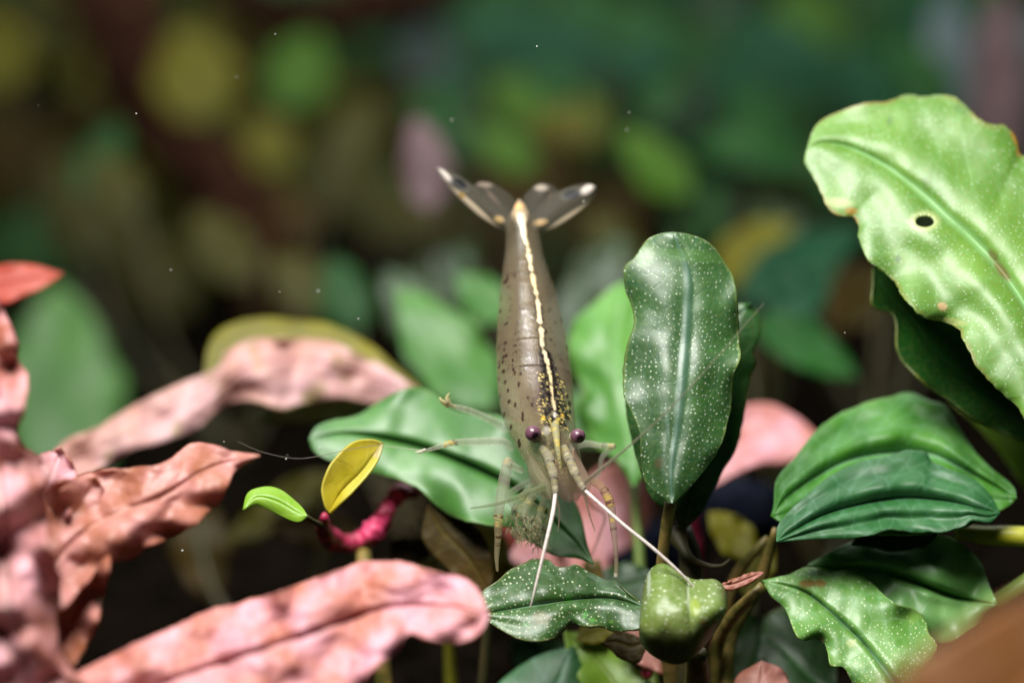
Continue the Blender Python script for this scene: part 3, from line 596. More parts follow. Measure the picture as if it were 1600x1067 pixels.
# ------------------------------------------------------------------ out-of-focus plants behind
FD = lambda d: d if d < 26 else 26+(d-26)*1.3
BACK = [
 # name, label, foot, [(base, tip, width, mat, d, tilt)...]
 ('stem_plant', 'blurred upright green leaf standing behind the arching pink leaf at left', (100, 900, 29), [((110,760),(90,440),190,'soft_leaf',30,.5), ((60,720),(20,500),90,'back_green',32,.5)]),
 ('stem_plant', 'blurred bright green leaves just left of the shrimp body', (760, 900, 26.5), [((770,640),(620,452),120,'soft_leaf',25,.8), ((790,500),(715,430),70,'soft_leaf',25.5,.8), ((800,650),(700,560),90,'back_green',25.4,.8), ((900,690),(960,600),90,'soft_leaf',25.5,.7)]),
 ('stem_plant', 'blurred yellow-green rounded leaves at the upper left', (300, 600, 39), [((330,190),(275,45),135,'back_yellow',36,.5), ((350,200),(330,120),80,'back_lime',36.5,.5), ((440,170),(490,48),105,'back_lime',36,.6), ((450,260),(385,185),90,'back_yellow',36,.5)]),
 ('stem_plant', 'blurred olive leaves low in the dark left background', (180, 700, 38), [((200,400),(80,240),150,'back_olive',37,.3), ((260,430),(330,260),120,'back_olive',38,.3), ((120,420),(30,330),130,'back_green',38,.3), ((300,480),(180,380),120,'back_olive',37,.3), ((60,300),(-20,180),120,'back_amber',39,.3), ((20,140),(-20,20),110,'back_yellow',38,.2)]),
 ('stem_plant', 'blurred olive and amber leaves behind the tail fan', (860, 640, 36), [((760,340),(900,210),170,'back_amber',35,.4), ((900,380),(1000,290),120,'back_amber',35,.4), ((560,330),(510,220),120,'back_olive',37,.3), ((640,360),(560,300),90,'back_olive',37,.3), ((700,290),(620,380),90,'back_olive',37,.2)]),
 ('stem_plant', 'blurred mid green leaves above the shrimp tail', (800, 560, 38), [((960,230),(760,130),120,'back_lime',36,.6), ((760,230),(640,150),110,'back_green',37,.5), ((940,200),(840,190),70,'back_yellow',35,.7)]),
 ('stem_plant', 'blurred teal leaves along the top middle', (900, 500, 42), [((980,110),(700,30),110,'back_teal',38,.8), ((860,150),(720,60),80,'back_teal',40,.7), ((1120,100),(860,-10),90,'back_green',40,.7), ((1040,140),(920,80),80,'back_teal',39,.7), ((700,110),(620,40),100,'back_grey',42,.2)]),
 ('stem_plant', 'blurred blue-green leaves at the upper right of centre', (1200, 520, 40), [((1300,150),(1130,20),110,'back_teal',38,.8), ((1200,170),(1100,90),90,'back_teal',37,.9), ((1420,170),(1240,90),110,'back_teal',39,.7), ((1320,60),(1200,0),90,'back_lime',40,.5), ((1400,120),(1330,40),100,'back_green',41,.5), ((1270,260),(1150,190),110,'back_green',39,.4)]),
 ('stem_plant', 'blurred small bright green leaf right of the tail', (1080, 620, 33), [((1080,305),(970,205),75,'back_lime',31,.8)]),
 ('stem_plant', 'blurred grey-green leaf lying level above the upright leaf', (1200, 560, 33), [((1270,250),(1080,222),70,'back_green',32,.9), ((1160,320),(1240,300),60,'back_olive',33,.6), ((1130,320),(1070,290),70,'back_green',34,.3)]),
 ('stem_plant', 'blurred olive yellow leaf between the upright leaf and the big leaf', (1180, 620, 28), [((1120,440),(1235,348),80,'back_yellow',29,.8)]),
 ('stem_plant', 'blurred blue-grey and green leaves under the big right leaf', (1300, 760, 27.5), [((1150,470),(1350,360),90,'back_teal',28.5,.9), ((1200,500),(1300,430),90,'back_teal',27,.7), ((1180,500),(1340,590),75,'back_green',26,.9), ((1380,420),(1300,520),100,'brown_leaf',28,.2)]),
 ('stem_plant', 'blurred pale blue and pink upright leaves in the top right corner', (1540, 600, 36), [((1500,330),(1480,-40),110,'back_grey',34,.3), ((1560,280),(1565,-30),90,'back_mauve',33.5,.3), ((1620,300),(1620,0),80,'back_grey',35,.2)]),
 ('stem_plant', 'blurred mauve leaf standing left of the tail fan', (680, 640, 30), [((670,330),(650,180),80,'back_mauve',28.5,.4)]),
 ('stem_plant', 'blurred dark olive leaf in the shade below the seedling', (430, 1040, 25), [((520,740),(350,850),60,'back_olive',25,.4), ((300,780),(330,940),90,'brown_leaf',26,.2), ((560,830),(420,810),60,'brown_leaf',24,.2)]),
]
for nm, lb, ft, lv in BACK:
    t = thing(nm, lb, 'plant', foot_of(ft[0], ft[1], FD(ft[2])), group='out-of-focus plants in the background')
    for (b, tp, wd, mt, d, tl) in lv:
        d = FD(d)
        sleaf(t, b, tp, wd, mt, d=d, tilt=tl, bow=random.uniform(-6, 6))
MID = [
 ('stem_plant', 'blurred dark green leaves in the shade behind the middle of the shrimp body', (640, 900, 30), [((700,560),(600,420),90,'dark_leaf',28,.5), ((560,520),(520,400),80,'back_green',30,.3), ((640,480),(740,380),80,'dark_leaf',30,.6), ((520,480),(420,400),90,'back_olive',31,.4)]),
 ('stem_plant', 'blurred dark green leaves between the shrimp tail and the upright leaf', (960, 900, 30), [((900,470),(980,370),80,'dark_leaf',29,.5), ((1000,420),(920,330),70,'back_olive',31,.5), ((880,560),(900,430),70,'dark_leaf',28,.4), ((1060,380),(1120,300),80,'back_green',33,.5)]),
 ('stem_plant', 'blurred overlapping dark leaves above the big speckled leaf', (1380, 900, 34), [((1260,420),(1180,320),80,'dark_leaf',32,.4), ((1250,330),(1320,230),90,'back_green',35,.6), ((1220,220),(1140,140),90,'back_green',36,.8), ((1400,220),(1330,120),90,'back_teal',35,.7), ((1480,180),(1400,60),80,'back_green',35,.5)]),
 ('stem_plant', 'blurred small leaf cluster at the top above the tail fan', (840, 900, 36), [((840,260),(740,200),60,'back_lime',34,.8), ((900,150),(820,120),60,'back_green',35,.9), ((960,120),(1050,60),70,'back_teal',35,.8), ((1010,190),(1060,120),60,'back_green',34,.5), ((740,150),(680,110),60,'back_teal',36,.8)]),
 ('stem_plant', 'blurred dark olive undergrowth below the yellow-green rounded leaves', (380, 900, 34), [((400,440),(300,330),90,'back_olive',33,.4), ((480,380),(430,280),70,'back_amber',34,.4), ((220,340),(140,240),80,'back_olive',34,.4), ((120,300),(190,190),70,'back_green',35,.3), ((520,260),(590,160),80,'back_olive',35,.4)]),
]
for nm, lb, ft, lv in MID:
    t = thing(nm, lb, 'plant', foot_of(*ft), group='out-of-focus plants in the background')
    for (b, tp, wd, mt, d, tl) in lv:
        sleaf(t, b, tp, wd, mt, d=d, tilt=tl, bow=random.uniform(-6, 6))
# driftwood
dw = thing('driftwood', 'dark slanting driftwood branch in the upper left background', 'driftwood', foot_of(450, 560, FD(36)))
def branch(pts, r, name, seed):
    P = cr([(a, b, FD(c)) for a, b, c in pts], 50); Pw = Wn(P); rr = np.interp(np.linspace(0, 1, 50), np.linspace(0, 1, len(r)), r)
    V, F = tube(Pw, rr, 20)
    for i in range(len(V)):
        k = i//20; k = min(k, 49); dv = V[i]-Pw[k]
        V[i] = Pw[k]+dv*(1+.3*nz(V[i][0]*1.5, V[i][1]*1.5+seed, V[i][2]*1.5)+.1*nz(V[i][0]*6, V[i][1]*6, V[i][2]*6))
    return link(name, V, F, MATS['wood'], dw)
branch([(150,-120,38),(190,40,37),(250,180,36.5),(340,280,36),(400,360,35.5),(430,470,35),(440,560,36),(450,760,37)], [.8,.75,.65,.55,.55,.55,.6,.7], 'branch', 1)
branch([(300,-100,42),(400,10,41),(560,20,41),(700,-20,42)], [.5,.5,.45,.4], 'branch', 5)
# ------------------------------------------------------------------ shrimp
sh = thing('shrimp', 'translucent spotted shrimp facing the viewer head down, white stripe along its back', 'shrimp', (0, 0, 0))
BK = np.array([(338,815,21,22.3),(350,815,26,22.26),(362,816,27,22.2),(380,818,28,22.1),(400,819,31,22.0),(425,821,36,21.85),(450,824,42,21.7),(475,826,47,21.55),(500,828,51,21.4),(525,830,54,21.25),(550,832,57,21.1),(575,834,58,20.98),
               (600,836,59,20.85),(625,838,59,20.72),(650,841,57,20.6),(670,846,54,20.5),(690,852,50,20.42),(710,860,47,20.35),(730,868,42,20.27),(748,877,35,20.2),(762,885,27,20.15),(774,892,17,20.12),(782,897,5,20.1)], float)
BK[:, 3] = 20.1+(BK[:, 3]-20.1)*.42
NB, NA = 340, 150
yy = np.linspace(338, 782, NB)
sm = lambda k: np.interp(yy, BK[:, 0], BK[:, k])
def smooth(a, n=9):
    p = np.pad(a, n, mode='edge'); return np.convolve(p, np.ones(2*n+1)/(2*n+1), mode='valid')
cxs, hws, dds = smooth(sm(1)), smooth(sm(2), 6), smooth(sm(3))
C3 = Wn(np.stack([cxs, yy, dds], 1))
Tg = np.gradient(C3, axis=0); Tg /= np.linalg.norm(Tg, axis=1)[:, None]
Rt = CM[:3, 0]
segy = [388, 424, 462, 503, 548, 590]          # rear edges of the tail segments, then the carapace
stripe = np.array([(300,812,0),(338,813,7),(350,815,8.5),(364,817,5),(380,819,4.5),(395,824,4),(410,826,5),(438,830,4.5),(441,831,3.6),(462,834,5.5),(478,838,4.5),(482,839,3),(503,841,6),(524,843,5),(528,844,2),(535,845,5.5),(556,846,5),(561,847,2.5),(566,850,3),(574,852,6),(592,856,3.4),(612,860,3),(640,863,3),(654,866,4.5),(660,867,0)], float)
rng = np.random.default_rng(5)
spots = [(640+x*.375, 540+y*.375, 2.3, 3.6) for x, y in [(403,75),(373,105),(430,103),(392,137),(430,142),(437,158),(484,143),(462,165),(398,183),(455,207),(410,220),(375,220),(415,263),(440,283),(493,262),(392,300),(422,355),(471,340),(510,292),(455,412),(372,155),(665,265),(667,300),(655,240),(458,425),(470,325),(660,330)]]
spots = [(x, y, a*(1.25 if i % 3 == 0 else 1), b*(1.3 if i % 4 == 1 else 1)) for i, (x, y, a, b) in enumerate(spots)]
for k in range(150):
    y = rng.uniform(440, 600); c = np.interp(y, BK[:, 0], BK[:, 1]); h = np.interp(y, BK[:, 0], BK[:, 2])
    u = rng.uniform(-.98, .1) if rng.random() < .75 else rng.uniform(.35, .98)
    r = rng.uniform(.8, 1.7)*(1.5 if u < -.7 else 1); spots.append((c+u*h, y, r, r*1.5))
V = np.zeros((NB, NA, 3)); Pxy = np.zeros((NB, NA, 2)); FRONT = np.zeros((NB, NA))
for i in range(NB):
    n = np.cross(Tg[i], Rt); n /= np.linalg.norm(n)
    if np.dot(n, CM[:3, 2]) < 0: n = -n
    r = hws[i]/PX*dds[i]/DF
    for sgy in segy:                             # each plate overlaps the next one
        k = (yy[i]-sgy)
        if -12 < k <= 0: r *= 1+.018*(k+12)/12
    ph = np.linspace(0, 2*math.pi, NA, endpoint=False)
    dors = np.where(np.cos(ph) > 0, .92, 1.02)
    V[i] = C3[i]+r*(np.sin(ph)[:, None]*Rt+(np.cos(ph)*dors)[:, None]*n)
    Pxy[i, :, 0] = cxs[i]+hws[i]*np.sin(ph); Pxy[i, :, 1] = yy[i]; FRONT[i] = np.cos(ph)
X, Y = Pxy[..., 0], Pxy[..., 1]
nf = np.array([[nz(X[i, j]/5, Y[i, j]/5, 2)+.6*nz(X[i, j]/2.2, Y[i, j]/2.2, 7) for j in range(NA)] for i in range(NB)])
nl = np.array([[nz(X[i, j]/34, Y[i, j]/34, 4) for j in range(NA)] for i in range(NB)])
un = (X-cxs[:, None])/hws[:, None]
opq = np.zeros((NB, NA))
def blend(C, m, c): return C*(1-m[..., None])+np.array(lin(c))*m[..., None]
Cc = np.tile(np.array(lin((132, 118, 94))), (NB, NA, 1))
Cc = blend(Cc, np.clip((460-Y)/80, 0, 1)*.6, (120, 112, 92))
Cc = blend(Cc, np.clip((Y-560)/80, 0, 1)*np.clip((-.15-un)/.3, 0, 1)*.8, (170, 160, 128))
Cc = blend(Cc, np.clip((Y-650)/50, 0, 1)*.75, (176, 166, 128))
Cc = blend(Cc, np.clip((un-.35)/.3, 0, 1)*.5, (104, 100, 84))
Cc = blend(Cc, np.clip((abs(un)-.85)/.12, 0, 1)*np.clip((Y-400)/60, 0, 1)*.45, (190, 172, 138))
Cc = blend(Cc, np.clip(nf*1.6, 0, 1)*.35, (92, 74, 60))
Cc = blend(Cc, np.clip(nl*1.5, 0, 1)*.35, (160, 140, 120))
sx_ = np.interp(yy, stripe[:, 0], stripe[:, 1])[:, None]; sw = np.interp(yy, stripe[:, 0], stripe[:, 2])[:, None]*np.where(yy > 385, (.74+.2*np.sin(yy/3.4+1.3*np.sin(yy/7.7)))*(1-.75*np.exp(-((yy-441)/1.6)**2)-.75*np.exp(-((yy-480)/1.6)**2)-.8*np.exp(-((yy-529)/2.2)**2)-.7*np.exp(-((yy-562)/2)**2)-.6*np.exp(-((yy-408)/1.6)**2)), .9)[:, None]
ds = X-sx_; front = (FRONT > 0)
# violet shade left of the band in the carapace
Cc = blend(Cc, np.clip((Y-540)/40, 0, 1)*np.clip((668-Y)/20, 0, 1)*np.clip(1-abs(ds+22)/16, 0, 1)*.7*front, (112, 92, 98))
# black band with gold flecks
bw = np.interp(yy, [556, 570, 620, 650, 690], [2, 13, 20, 24, 18])[:, None]
m = np.clip((bw-abs(ds))/4, 0, 1)*np.clip((Y-556)/8, 0, 1)*np.clip((690-Y)/14, 0, 1)*front
patch = np.clip(.95+nf*1.3, 0, 1); patch = np.where(Y < 615, np.maximum(patch, np.clip((11-abs(ds))/3, 0, 1)), patch)
Cc = blend(Cc, m*patch*.95, (16, 16, 22)); opq = np.maximum(opq, m*patch)
gold = (np.array([[nz(X[i, j]/3.0, Y[i, j]/2.2, 11)+.55*nz(X[i, j]/9, Y[i, j]/9, 3) for j in range(NA)] for i in range(NB)]) > .36)*front*(Y > 600)*(Y < 760)*np.clip((bw+5-abs(ds))/4, 0, 1)
gold = np.where(Y > 690, gold*.5, gold)
Cc = blend(Cc, gold*.9, (214, 194, 110))
# dark edge then the white stripe
e = np.clip((sw+3.6+nf*5-abs(ds))/1.2, 0, 1)*np.clip((Y-455)/30, 0, 1)*front*(sw > 1)
Cc = blend(Cc, np.clip(e, 0, 1)*.95, (24, 18, 20)); opq = np.maximum(opq, np.clip(e, 0, 1)*.8)
wst = np.clip((sw+nf*1.3-abs(ds))/1.2, 0, 1)*front*(sw > .5)
Cc = blend(Cc, wst*np.interp(yy, [345, 420], [.75, 1])[:, None], (212, 196, 164))
Cc = blend(Cc, wst*np.clip(nl*3+.1, 0, 1)*.35, (226, 196, 130))
for (x, y, a, b) in spots:
    m = np.clip((1.2-np.sqrt(((X-x)/a)**2+((Y-y)/b)**2))/.4, 0, 1)*front*(wst < .2)
    Cc = blend(Cc, m*.95, (40, 20, 16)); opq = np.maximum(opq, m)
for (x, y, a, b, c) in ((848,668,3,3,(232,190,60)), (866,663,3,4,(240,230,220)), (878,662,3,3,(220,180,70)), (872,668,3,2,(230,200,90)), (850,700,4,10,(90,90,70)), (862,706,5,8,(110,104,84)), (886,690,5,6,(120,120,96)), (868,690,3,9,(160,154,110)), (895,705,5,9,(210,205,190)), (853,685,6,6,(210,205,190)), (810,741,3,9,(70,60,44)), (838,735,4,3,(90,80,60))):
    m = np.clip((1.2-np.sqrt(((X-x)/a)**2+((Y-y)/b)**2))/.5, 0, 1)*front
    Cc = blend(Cc, m*.8, c)
al = np.interp(yy, [338, 450, 600, 660, 720, 782], [.24, .32, .36, .42, .40, .34])[:, None]*np.ones((1, NA))
pig = np.clip(wst+gold, 0, 1); pig = np.clip(pig+opq*.85, 0, 1); al = al*(1-pig)+pig
A = np.concatenate([Cc, al[..., None]], 2).reshape(-1, 4)
F = [(i*NA+j, i*NA+(j+1) % NA, (i+1)*NA+(j+1) % NA, (i+1)*NA+j) for i in range(NB-1) for j in range(NA)]
F.append(tuple(range(NA))[::-1]); F.append(tuple((NB-1)*NA+j for j in range(NA)))
plain_mat('shell', (150, 130, 100), rough=.22, attr='Pig', sss=.35, spec=.45, bump=.12, bs=30)
plain_mat('innards', (74, 62, 46), (104, 88, 62), rough=.7, ns=6, spec=.1)
plain_mat('clear_limb', (200, 196, 176), rough=.5, attr='Pig', spec=.22, bump=.05, trans=.25)
plain_mat('eye_skin', (70, 40, 56), rough=.25, attr='Pig', spec=.5, bump=.1, bs=60)
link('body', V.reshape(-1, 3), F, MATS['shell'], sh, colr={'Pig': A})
k0, k1 = int(NB*.12), int(NB*.80)          # the opaque inside seen dimly through the clear shell
Pi = C3[k0:k1:4]; ri = (hws/PX)[k0:k1:4]*np.interp(yy[k0:k1:4], [380, 500, 600, 680], [.16, .24, .50, .40])
ri[0] = ri[-1] = .01
vi, fi = tube(Pi, ri, 24)
io = link('innards', vi, fi, MATS['innards'], sh)

TH = {'leg': .36, 'antennule_segment': .42, 'feeding_leg': .6, 'antenna': .7}
def limb(name, pts, r, base=(214, 212, 192), a=.4, marks=(), parent=sh, n=60, seg=12, mat='clear_limb', flat=1.0):
    P = cr(pts, n); rr = np.interp(np.linspace(0, 1, n), np.linspace(0, 1, len(r)), r)*(.82 if name == 'leg' else 1)
    V_, F_ = tube(Wn(P), rr, seg)
    a = a*TH.get(name, 1); C = np.zeros((len(V_), 4)); C[:, :3] = lin(base); C[:, 3] = a
    marks = [(m[0], m[1], m[2], m[3], m[4]*(.75 if name in TH else 1)) for m in marks]
    for i in range(n):
        for (x, y, rad, c, aa) in marks:
            k = math.hypot(P[i, 0]-x, P[i, 1]-y)/rad
            if k < 1:
                for j in range(seg):
                    if nz(i*.5, j*.8, x) > -.04: C[i*seg+j, :3] = lin(c); C[i*seg+j, 3] = aa
        C[i*seg:(i+1)*seg, :3] *= 1+.25*nz(i*.35, 0, pts[0][0])
    return link(name, V_, F_, MATS[mat], parent, colr={'Pig': C})
GOLD, BRN, WHT = (206, 176, 90), (84, 52, 24), (236, 226, 205)
# walking legs (photo left side)
limb('leg', [(790,668,20.7),(765,655,20.6),(735,642,20.5),(708,634,20.45),(697,628,20.4)], [.045,.04,.034,.03,.012], a=.34, marks=[(699,633,5,BRN,.9), (706,632,6,(190,180,130),.7)])
limb('leg', [(800,700,20.6),(785,690,20.5),(745,690,20.35),(712,691,20.3),(694,695,20.3),(664,704,20.25),(655,703,20.22)], [.04,.042,.040,.036,.03,.022,.01], a=.38, marks=[(701,692,9,GOLD,.75), (712,690,4,BRN,.9), (663,702,4,(120,110,50),.8)])
limb('leg', [(655,703,20.25),(630,700,20.3),(600,696,20.4),(597,694,20.4)], [.008,.007,.006,.004], a=.5)
limb('leg', [(815,735,20.4),(798,726,20.25),(793,722,20.2),(788,750,20.15),(782,785,20.1),(778,812,20.1)], [.03,.045,.06,.062,.05,.05], a=.36, marks=[(779,812,8,GOLD,.7), (781,806,4,BRN,.9), (794,722,5,(190,170,130),.6)])
limb('leg', [(779,814,20.1),(778,840,20.1),(776,870,20.1),(777,892,20.1)], [.05,.034,.026,.012], base=(206,190,150), a=.5, marks=[(779,816,7,(210,180,120),.8), (777,838,3,BRN,.8), (776,850,3,BRN,.7)])
limb('leg', [(828,752,20.5),(812,760,20.4),(795,775,20.3),(806,800,20.3),(808,830,20.3)], [.03,.03,.03,.025,.015], a=.3)
# right side
limb('leg', [(893,700,20.6),(915,693,20.5),(940,696,20.4),(960,697,20.35)], [.034,.034,.03,.03], a=.5, marks=[(956,697,6,(196,180,120),.8), (944,694,3,BRN,.7)])
limb('leg', [(960,697,20.35),(950,704,20.4),(940,716,20.5),(936,738,20.6),(925,756,20.7)], [.03,.026,.024,.02,.014], a=.42)
limb('leg', [(905,745,20.4),(925,752,20.2),(940,760,20.1),(950,778,20.05),(955,792,20.03)], [.03,.04,.045,.05,.045], base=(206,170,130), a=.45, marks=[(944,768,4,BRN,.85), (948,778,5,GOLD,.7), (951,786,4,BRN,.85), (955,792,4,GOLD,.8)])
limb('leg', [(955,792,20.03),(958,820,20.0),(961,850,19.98),(963,880,19.97),(962,902,19.96)], [.045,.036,.028,.022,.020], base=(196,176,150), a=.55, marks=[(958,812,4,GOLD,.8), (959,826,3,BRN,.8), (962,900,4,(230,225,215),.9)])
limb('leg', [(905,760,20.6),(925,790,20.7),(945,806,20.8),(935,840,20.9),(924,868,21)], [.02,.022,.02,.016,.01], base=(190,150,130), a=.4)
# claws on the raised leg
limb('claw', [(702,634,20.45),(699,622,20.42),(702,614,20.4)], [.024,.022,.004], a=.7, base=(210, 200, 150)); limb('claw', [(700,634,20.45),(690,626,20.4),(687,620,20.4)], [.02,.02,.004], a=.6, base=(210, 200, 150))
limb('claw', [(664,703,20.25),(656,706,20.2),(648,706,20.2)], [.016,.016,.003], a=.6)
# eyes
def eye(x, y, d, r, sx):
    c = W(x, y, d); stx = x-sx*16
    limb('eye_stalk', [(stx, y+5, d+.2),(x-sx*6, y+3, d+.08),(x, y, d)], [.05,.045,.04], a=.8, base=(170,160,130))
    Vb, Fb = ball((0, 0, 0), r, 32, 22, (1, 1, .98)); C = np.ones((len(Vb), 4))
    pu = Vector(CAMM.to_3x3() @ Vector((.35*1, -.35, 1))).normalized()
    for i, v in enumerate(Vb):
        k = max(0, Vector(v).normalized().dot(pu)); m = min(1, max(0, (k-.80)/.12))
        g = 1+.25*nz(v[0]*60, v[1]*60, v[2]*60)
        C[i, :3] = np.array(lin((98, 64, 78)))*g*(1-m)+np.array(lin((24, 10, 16)))*m
    link('eye', Vb+c, Fb, MATS['eye_skin'], sh, colr={'Pig': C})
eye(833, 677, 19.95, .068, -1); eye(903, 681, 20.0, .063, 1)
# rostrum: a toothed blade between the eyes
P = cr([(866,648,20.15),(869,680,19.95),(873,712,19.85),(878,742,19.82)], 30); rr = np.linspace(.045, .006, 30)
Vr, Fr = tube(Wn(P), rr, 10); rp = [(Vr, Fr)]
for k in range(4, 26, 2):
    a = Wn(P[k:k+1])[0]; up = CM[:3, 2]*.05+CM[:3, 1]*-.03
    t_, f_ = tube([a, a+up*.6, a+up], [.012, .008, .001], 5); rp.append((t_, f_))
v, f = join(rp); C = np.zeros((len(v), 4)); C[:, :3] = lin((186, 180, 140)); C[:, 3] = .55
for i in range(len(v)):
    if nz(v[i][0]*30, v[i][1]*30, v[i][2]*30) > .15: C[i, :3] = lin((196, 176, 80)); C[i, 3] = .9
link('rostrum', v, f, MATS['clear_limb'], sh, colr={'Pig': C})
# antennule bases: three gold and black banded segments each
for segs in ([[(846,700,20.0),(856,712,19.95),(860,724,19.9)], [(858,722,19.9),(863,735,19.86),(866,748,19.84)], [(865,747,19.84),(867,760,19.82),(868,772,19.8)]],
             [[(880,698,20.0),(886,712,19.95),(892,722,19.9)], [(891,721,19.9),(896,733,19.86),(901,744,19.84)], [(900,743,19.84),(907,755,19.82),(914,766,19.8)]]):
    for k, s3 in enumerate(segs):
        P0 = np.array(s3[0]); P2 = np.array(s3[-1])
        limb('antennule_segment', s3, [[.034, .042, .042], [.034, .040, .036], [.032, .028, .022]][k], base=(204, 196, 174), a=.62, n=30, seg=14,
             marks=[(P0[0]*.75+P2[0]*.25, P0[1]*.75+P2[1]*.25, 3.0, (206, 194, 124), .6), (P2[0]*.96+P0[0]*.04, P2[1]*.96+P0[1]*.04, 1.8, (40, 34, 34), .8), (P0[0]*.4+P2[0]*.6, P0[1]*.4+P2[1]*.6, 2.2, (232, 222, 180), .55)])
limb('antennule', [(868,770,19.8),(864,800,19.75),(855,840,19.7),(843,890,19.68),(832,935,19.68),(828,950,19.7)], [.017,.017,.015,.013,.010,.004], base=(240,228,222), a=.9, n=90)
limb('antennule', [(914,766,19.8),(935,785,19.75),(975,820,19.7),(1020,856,19.68),(1060,892,19.7),(1090,922,19.75)], [.014,.014,.0135,.0135,.013,.006], base=(240,228,222), a=.95, n=90)
limb('antennule', [(868,772,19.85),(874,800,19.9),(872,830,20.0)], [.012,.009,.004], base=(220,200,180), a=.4)
limb('antennule', [(913,767,19.85),(920,800,19.9),(930,830,20)], [.012,.009,.004], base=(220,200,180), a=.3)
# long antennae
limb('antenna', [(908,760,19.95),(928,742,19.8),(960,716,19.7),(1000,682,19.6),(1045,640,19.5),(1090,592,19.42),(1135,542,19.4),(1165,506,19.4),(1194,474,19.4)], [.020,.015,.011,.008,.007,.006,.005,.004,.003], base=(150,146,124), a=.42, n=120)
limb('antenna', [(850,760,20.0),(820,772,19.9),(780,786,19.8),(735,794,19.8)], [.03,.02,.016,.008], base=(150,160,120), a=.3, n=50)
limb('antenna', [(597,694,20.3),(545,702,20.1),(500,712,20.0),(460,716,19.9),(410,706,19.8),(372,690,19.8)], [.006,.004,.004,.003,.003,.002], base=(160,150,140), a=.25, n=60)
# antennal scales and mouthparts
def plate(name, L, Rr, M, base, tip, d, col, a, parent=sh, tilt=0, N=26, H=6, marks=(), cup=.05, lift=0):
    f3 = lambda p: (p[0], p[1], p[2] if len(p) > 2 else 0.0)
    Lc = cr([f3(base)]+[f3(p) for p in L]+[f3(tip)], N); Rc = cr([f3(base)]+[f3(p) for p in Rr]+[f3(tip)], N); Mc = cr([f3(base)]+[f3(p) for p in M]+[f3(tip)], N)
    rows = []; C = []
    for i in range(N):
        for j in range(-H, H+1):
            u = j/H; E = Rc[i] if u > 0 else Lc[i]; p = Mc[i]+(E-Mc[i])*abs(u)
            rows.append((p[0], p[1], d+p[2]+tilt*(Mc[N//2][1]-p[1])/PX+cup*u*u))
            c = np.array(lin(col)); aa = a
            rb = .5+.5*math.cos(u*22); c = c*(1+.12*rb); aa = a*(1+.2*rb)
            for (x, y, rx, ry, ang, cc, a2) in marks:
                ca, sa = math.cos(R(ang)), math.sin(R(ang)); X_, Y_ = p[0]-x, p[1]-y
                e_ = math.sqrt(((X_*ca+Y_*sa)/rx)**2+((-X_*sa+Y_*ca)/ry)**2); m_ = max(0, min(1, (1.3-e_)/.6))
                c = c*(1-m_)+np.array(lin(cc))*m_; aa = aa*(1-m_)+a2*m_
            C.append((*c, min(1, aa)))
    F_ = [(i*(2*H+1)+j, i*(2*H+1)+j+1, (i+1)*(2*H+1)+j+1, (i+1)*(2*H+1)+j) for i in range(N-1) for j in range(2*H)]
    o = link(name, Wn(rows), F_, MATS['clear_limb'], parent, colr={'Pig': C})
    s = o.modifiers.new('thick', 'SOLIDIFY'); s.thickness = .012; s.offset = 0
    return o
plate('antennal_scale', [(826,738),(834,758),(846,774)], [(850,730),(864,750),(870,770)], [(838,740),(854,762)], (824,706), (860,780), 20.02, (196, 186, 156), .2)
plate('antennal_scale', [(884,735),(890,755),(900,768)], [(910,725),(920,745),(922,762)], [(896,735),(908,754)], (896,700), (914,774), 20.0, (206, 180, 160), .2)
plate('antennal_scale', [(862,745),(868,765),(880,780)], [(884,740),(890,760),(895,775)], [(872,745),(882,765)], (868,716), (892,784), 20.08, (214, 176, 168), .2)
# feeding legs with brushes
fl = [[(846,758,20.3),(826,785,20.2),(818,812,20.15),(828,826,20.1)], [(856,764,20.3),(846,795,20.25),(838,822,20.2),(824,838,20.2)], [(838,752,20.35),(815,778,20.3),(803,800,20.3),(806,822,20.3)], [(862,768,20.35),(862,800,20.3),(850,828,20.3),(842,846,20.3)]]
for k, pts in enumerate(fl):
    lg = limb('feeding_leg', pts, [.03, .035, .03, .012], base=(170, 172, 140), a=.34, marks=[(pts[2][0], pts[2][1], 5, (70, 64, 40), .7), (pts[1][0], pts[1][1], 4, (180, 170, 110), .6)])
    bs = []; rb = random.Random(k)
    e0 = np.array(pts[-1], float)
    for s in range(34):
        st = e0+np.array([rb.uniform(-16, 16), rb.uniform(-22, 10), rb.uniform(-.08, .08)]); an = rb.uniform(.1, 1.3)+math.pi*.25
        en = st+np.array([math.cos(an)*rb.uniform(5, 12), math.sin(an)*rb.uniform(5, 12), rb.uniform(-.05, .05)])
        mp = (st+en)/2+np.array([rb.uniform(-2, 2), rb.uniform(-2, 2), 0])
        bs.append(tube(Wn([st, mp, en]), [.007, .006, .002], 4))
    v, f = join(bs); C = np.zeros((len(v), 4)); C[:, :3] = lin((176, 168, 130)); C[:, 3] = .3
    br = link('bristles', v, f, MATS['clear_limb'], lg, colr={'Pig': C}); br['kind'] = 'stuff'
rb = random.Random(4)
for (x, y, w_, h_) in ((824,800,34,40), (846,818,30,34), (815,832,30,26), (840,840,34,20)):
    mk = [(x+rb.uniform(-w_/2, w_/2), y+rb.uniform(-h_/2, h_/2), rb.uniform(1.2, 2.6), rb.uniform(1.2, 3), 0, rb.choice([(70,60,36),(190,170,110),(120,120,80),(226,216,190)]), .8) for _ in range(16)]
    plate('mouthpart', [(x-w_/2,y-h_*.2),(x-w_*.45,y+h_*.25)], [(x+w_/2,y-h_*.25),(x+w_*.4,y+h_*.2)], [(x,y-h_*.1),(x,y+h_*.2)], (x-2,y-h_/2), (x+3,y+h_/2), 20.28+rb.uniform(-.05,.05), (156, 164, 128), .26, marks=mk, N=24, H=10)
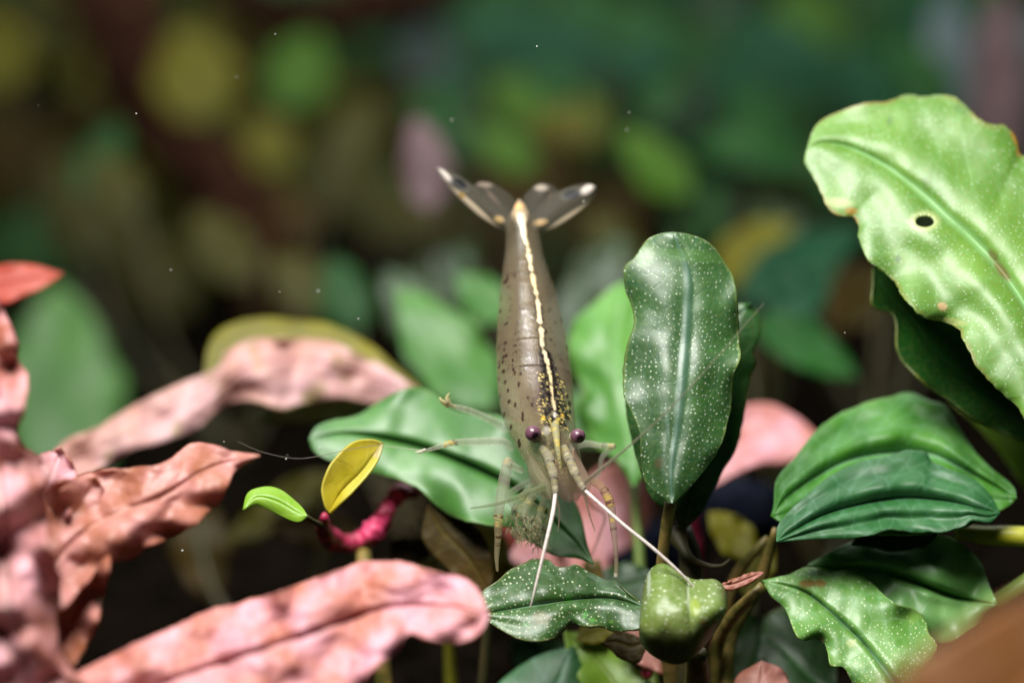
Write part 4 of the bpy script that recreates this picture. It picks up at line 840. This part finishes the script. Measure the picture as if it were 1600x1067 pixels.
# tail fan
tf = sh
TIP, BLK, TAN = (206, 196, 186), (14, 14, 18), (206, 186, 156)
D1, D2 = 21.06, 21.11
plate('tail_fan_blade', [(776,354),(745,334),(712,305),(692,280)], [(802,338),(775,316),(738,290),(702,267)], [(788,346),(757,322),(722,297),(698,276)], (797,360), (682,262), D1, (116, 112, 100), .15, tilt=.3, N=80, H=20,
      marks=[(742,325,52,4.2,42,(200,184,158),.9), (695,275,15,5,42,TIP,.85), (718,288,15,8,32,BLK,1), (722,305,5,4,20,(180,146,80),.6), (780,343,8,5,15,(180,152,100),.7)])
plate('tail_fan_blade', [(862,357),(892,340),(916,320),(930,302)], [(830,338),(858,308),(888,294),(915,288)], [(848,348),(876,322),(902,304),(922,295)], (834,360), (931,292), D1, (116, 112, 100), .15, tilt=.3, N=80, H=20,
      marks=[(884,342,46,4.5,-33,(200,184,158),.9), (917,297,12,6,-28,TIP,.85), (893,304,15,8,-14,BLK,1), (844,348,12,5,-10,(180,150,104),.7)])
plate('tail_fan_blade', [(772,330),(748,308),(738,294)], [(812,328),(798,306),(774,290)], [(792,330),(770,306),(754,292)], (808,352), (752,285), D2, (110, 106, 96), .13, tilt=.3, N=50, H=14, marks=[(756,288,13,5,10,(150,134,120),.55), (772,312,18,3,50,(120,102,88),.5)])
plate('tail_fan_blade', [(814,328),(820,306),(836,292)], [(862,336),(876,312),(868,294)], [(836,330),(848,308),(852,294)], (818,352), (852,287), D2, (110, 106, 96), .13, tilt=.3, N=50, H=14, marks=[(846,294,11,5,0,(180,166,152),.55), (852,302,10,3,-10,(60,52,40),.5), (858,316,3,16,10,(120,102,88),.5)])
plate('telson', [(800,340),(804,325)], [(826,340),(820,322)], [(813,336),(812,324)], (814,356), (811,312), 20.98, (190, 170, 140), .7, tilt=.3, N=24, H=8, marks=[(811,323,6,5,0,(240,190,130),1), (814,345,7,11,0,(222,208,192),1)])
# ------------------------------------------------------------------ dim plants farther back, one crowd of look-alikes per colour
rb = random.Random(21)
FAR = []
for k in range(38):
    x = -460+k*66+rb.uniform(-25, 25)
    FAR.append((x, rb.uniform(47, 58)))
for (x, d) in FAR:
    side = 'left' if x < 640 else ('middle' if x < 960 else 'right')
    t = thing('stem_plant', {'left': 'very dim olive plant in the far dark background at left', 'middle': 'very dim green plant in the far dark background behind the shrimp', 'right': 'very dim teal plant in the far dark background at right'}[side],
              'plant', foot_of(x, 500, d), group='very dim plants at the far left' if side == 'left' else ('very dim plants at the far middle' if side == 'middle' else 'very dim plants at the far right'))
    pal = {'left': ['back_olive', 'back_olive', 'back_amber', 'back_green', 'back_yellow'], 'middle': ['back_olive', 'back_green', 'back_green', 'back_amber'], 'right': ['back_teal', 'back_green', 'dark_leaf', 'back_teal']}[side]
    for j in range(11):
        by = 500-j*52+rb.uniform(-20, 20); a = rb.uniform(-1.1, 1.1)+(1.9 if j % 2 else -1.9)*.4; ln = rb.uniform(90, 150)
        b = (x+rb.uniform(-10, 10), by); tp = (b[0]+math.sin(a)*ln, b[1]-math.cos(a)*ln*.8)
        sleaf(t, b, tp, rb.uniform(50, 95), rb.choice(pal), d=d+rb.uniform(-1.5, 1.5), tilt=rb.uniform(.2, .8), bow=rb.uniform(-8, 8), stem=False, N=14, H=4, stem_mat='stem_dark')
    stem_px(t, [(x, -60, d), (x+8, 250, d), (x, 560, d)], [.06, .09, .1], 'stem_dark', seg=6, n=10)
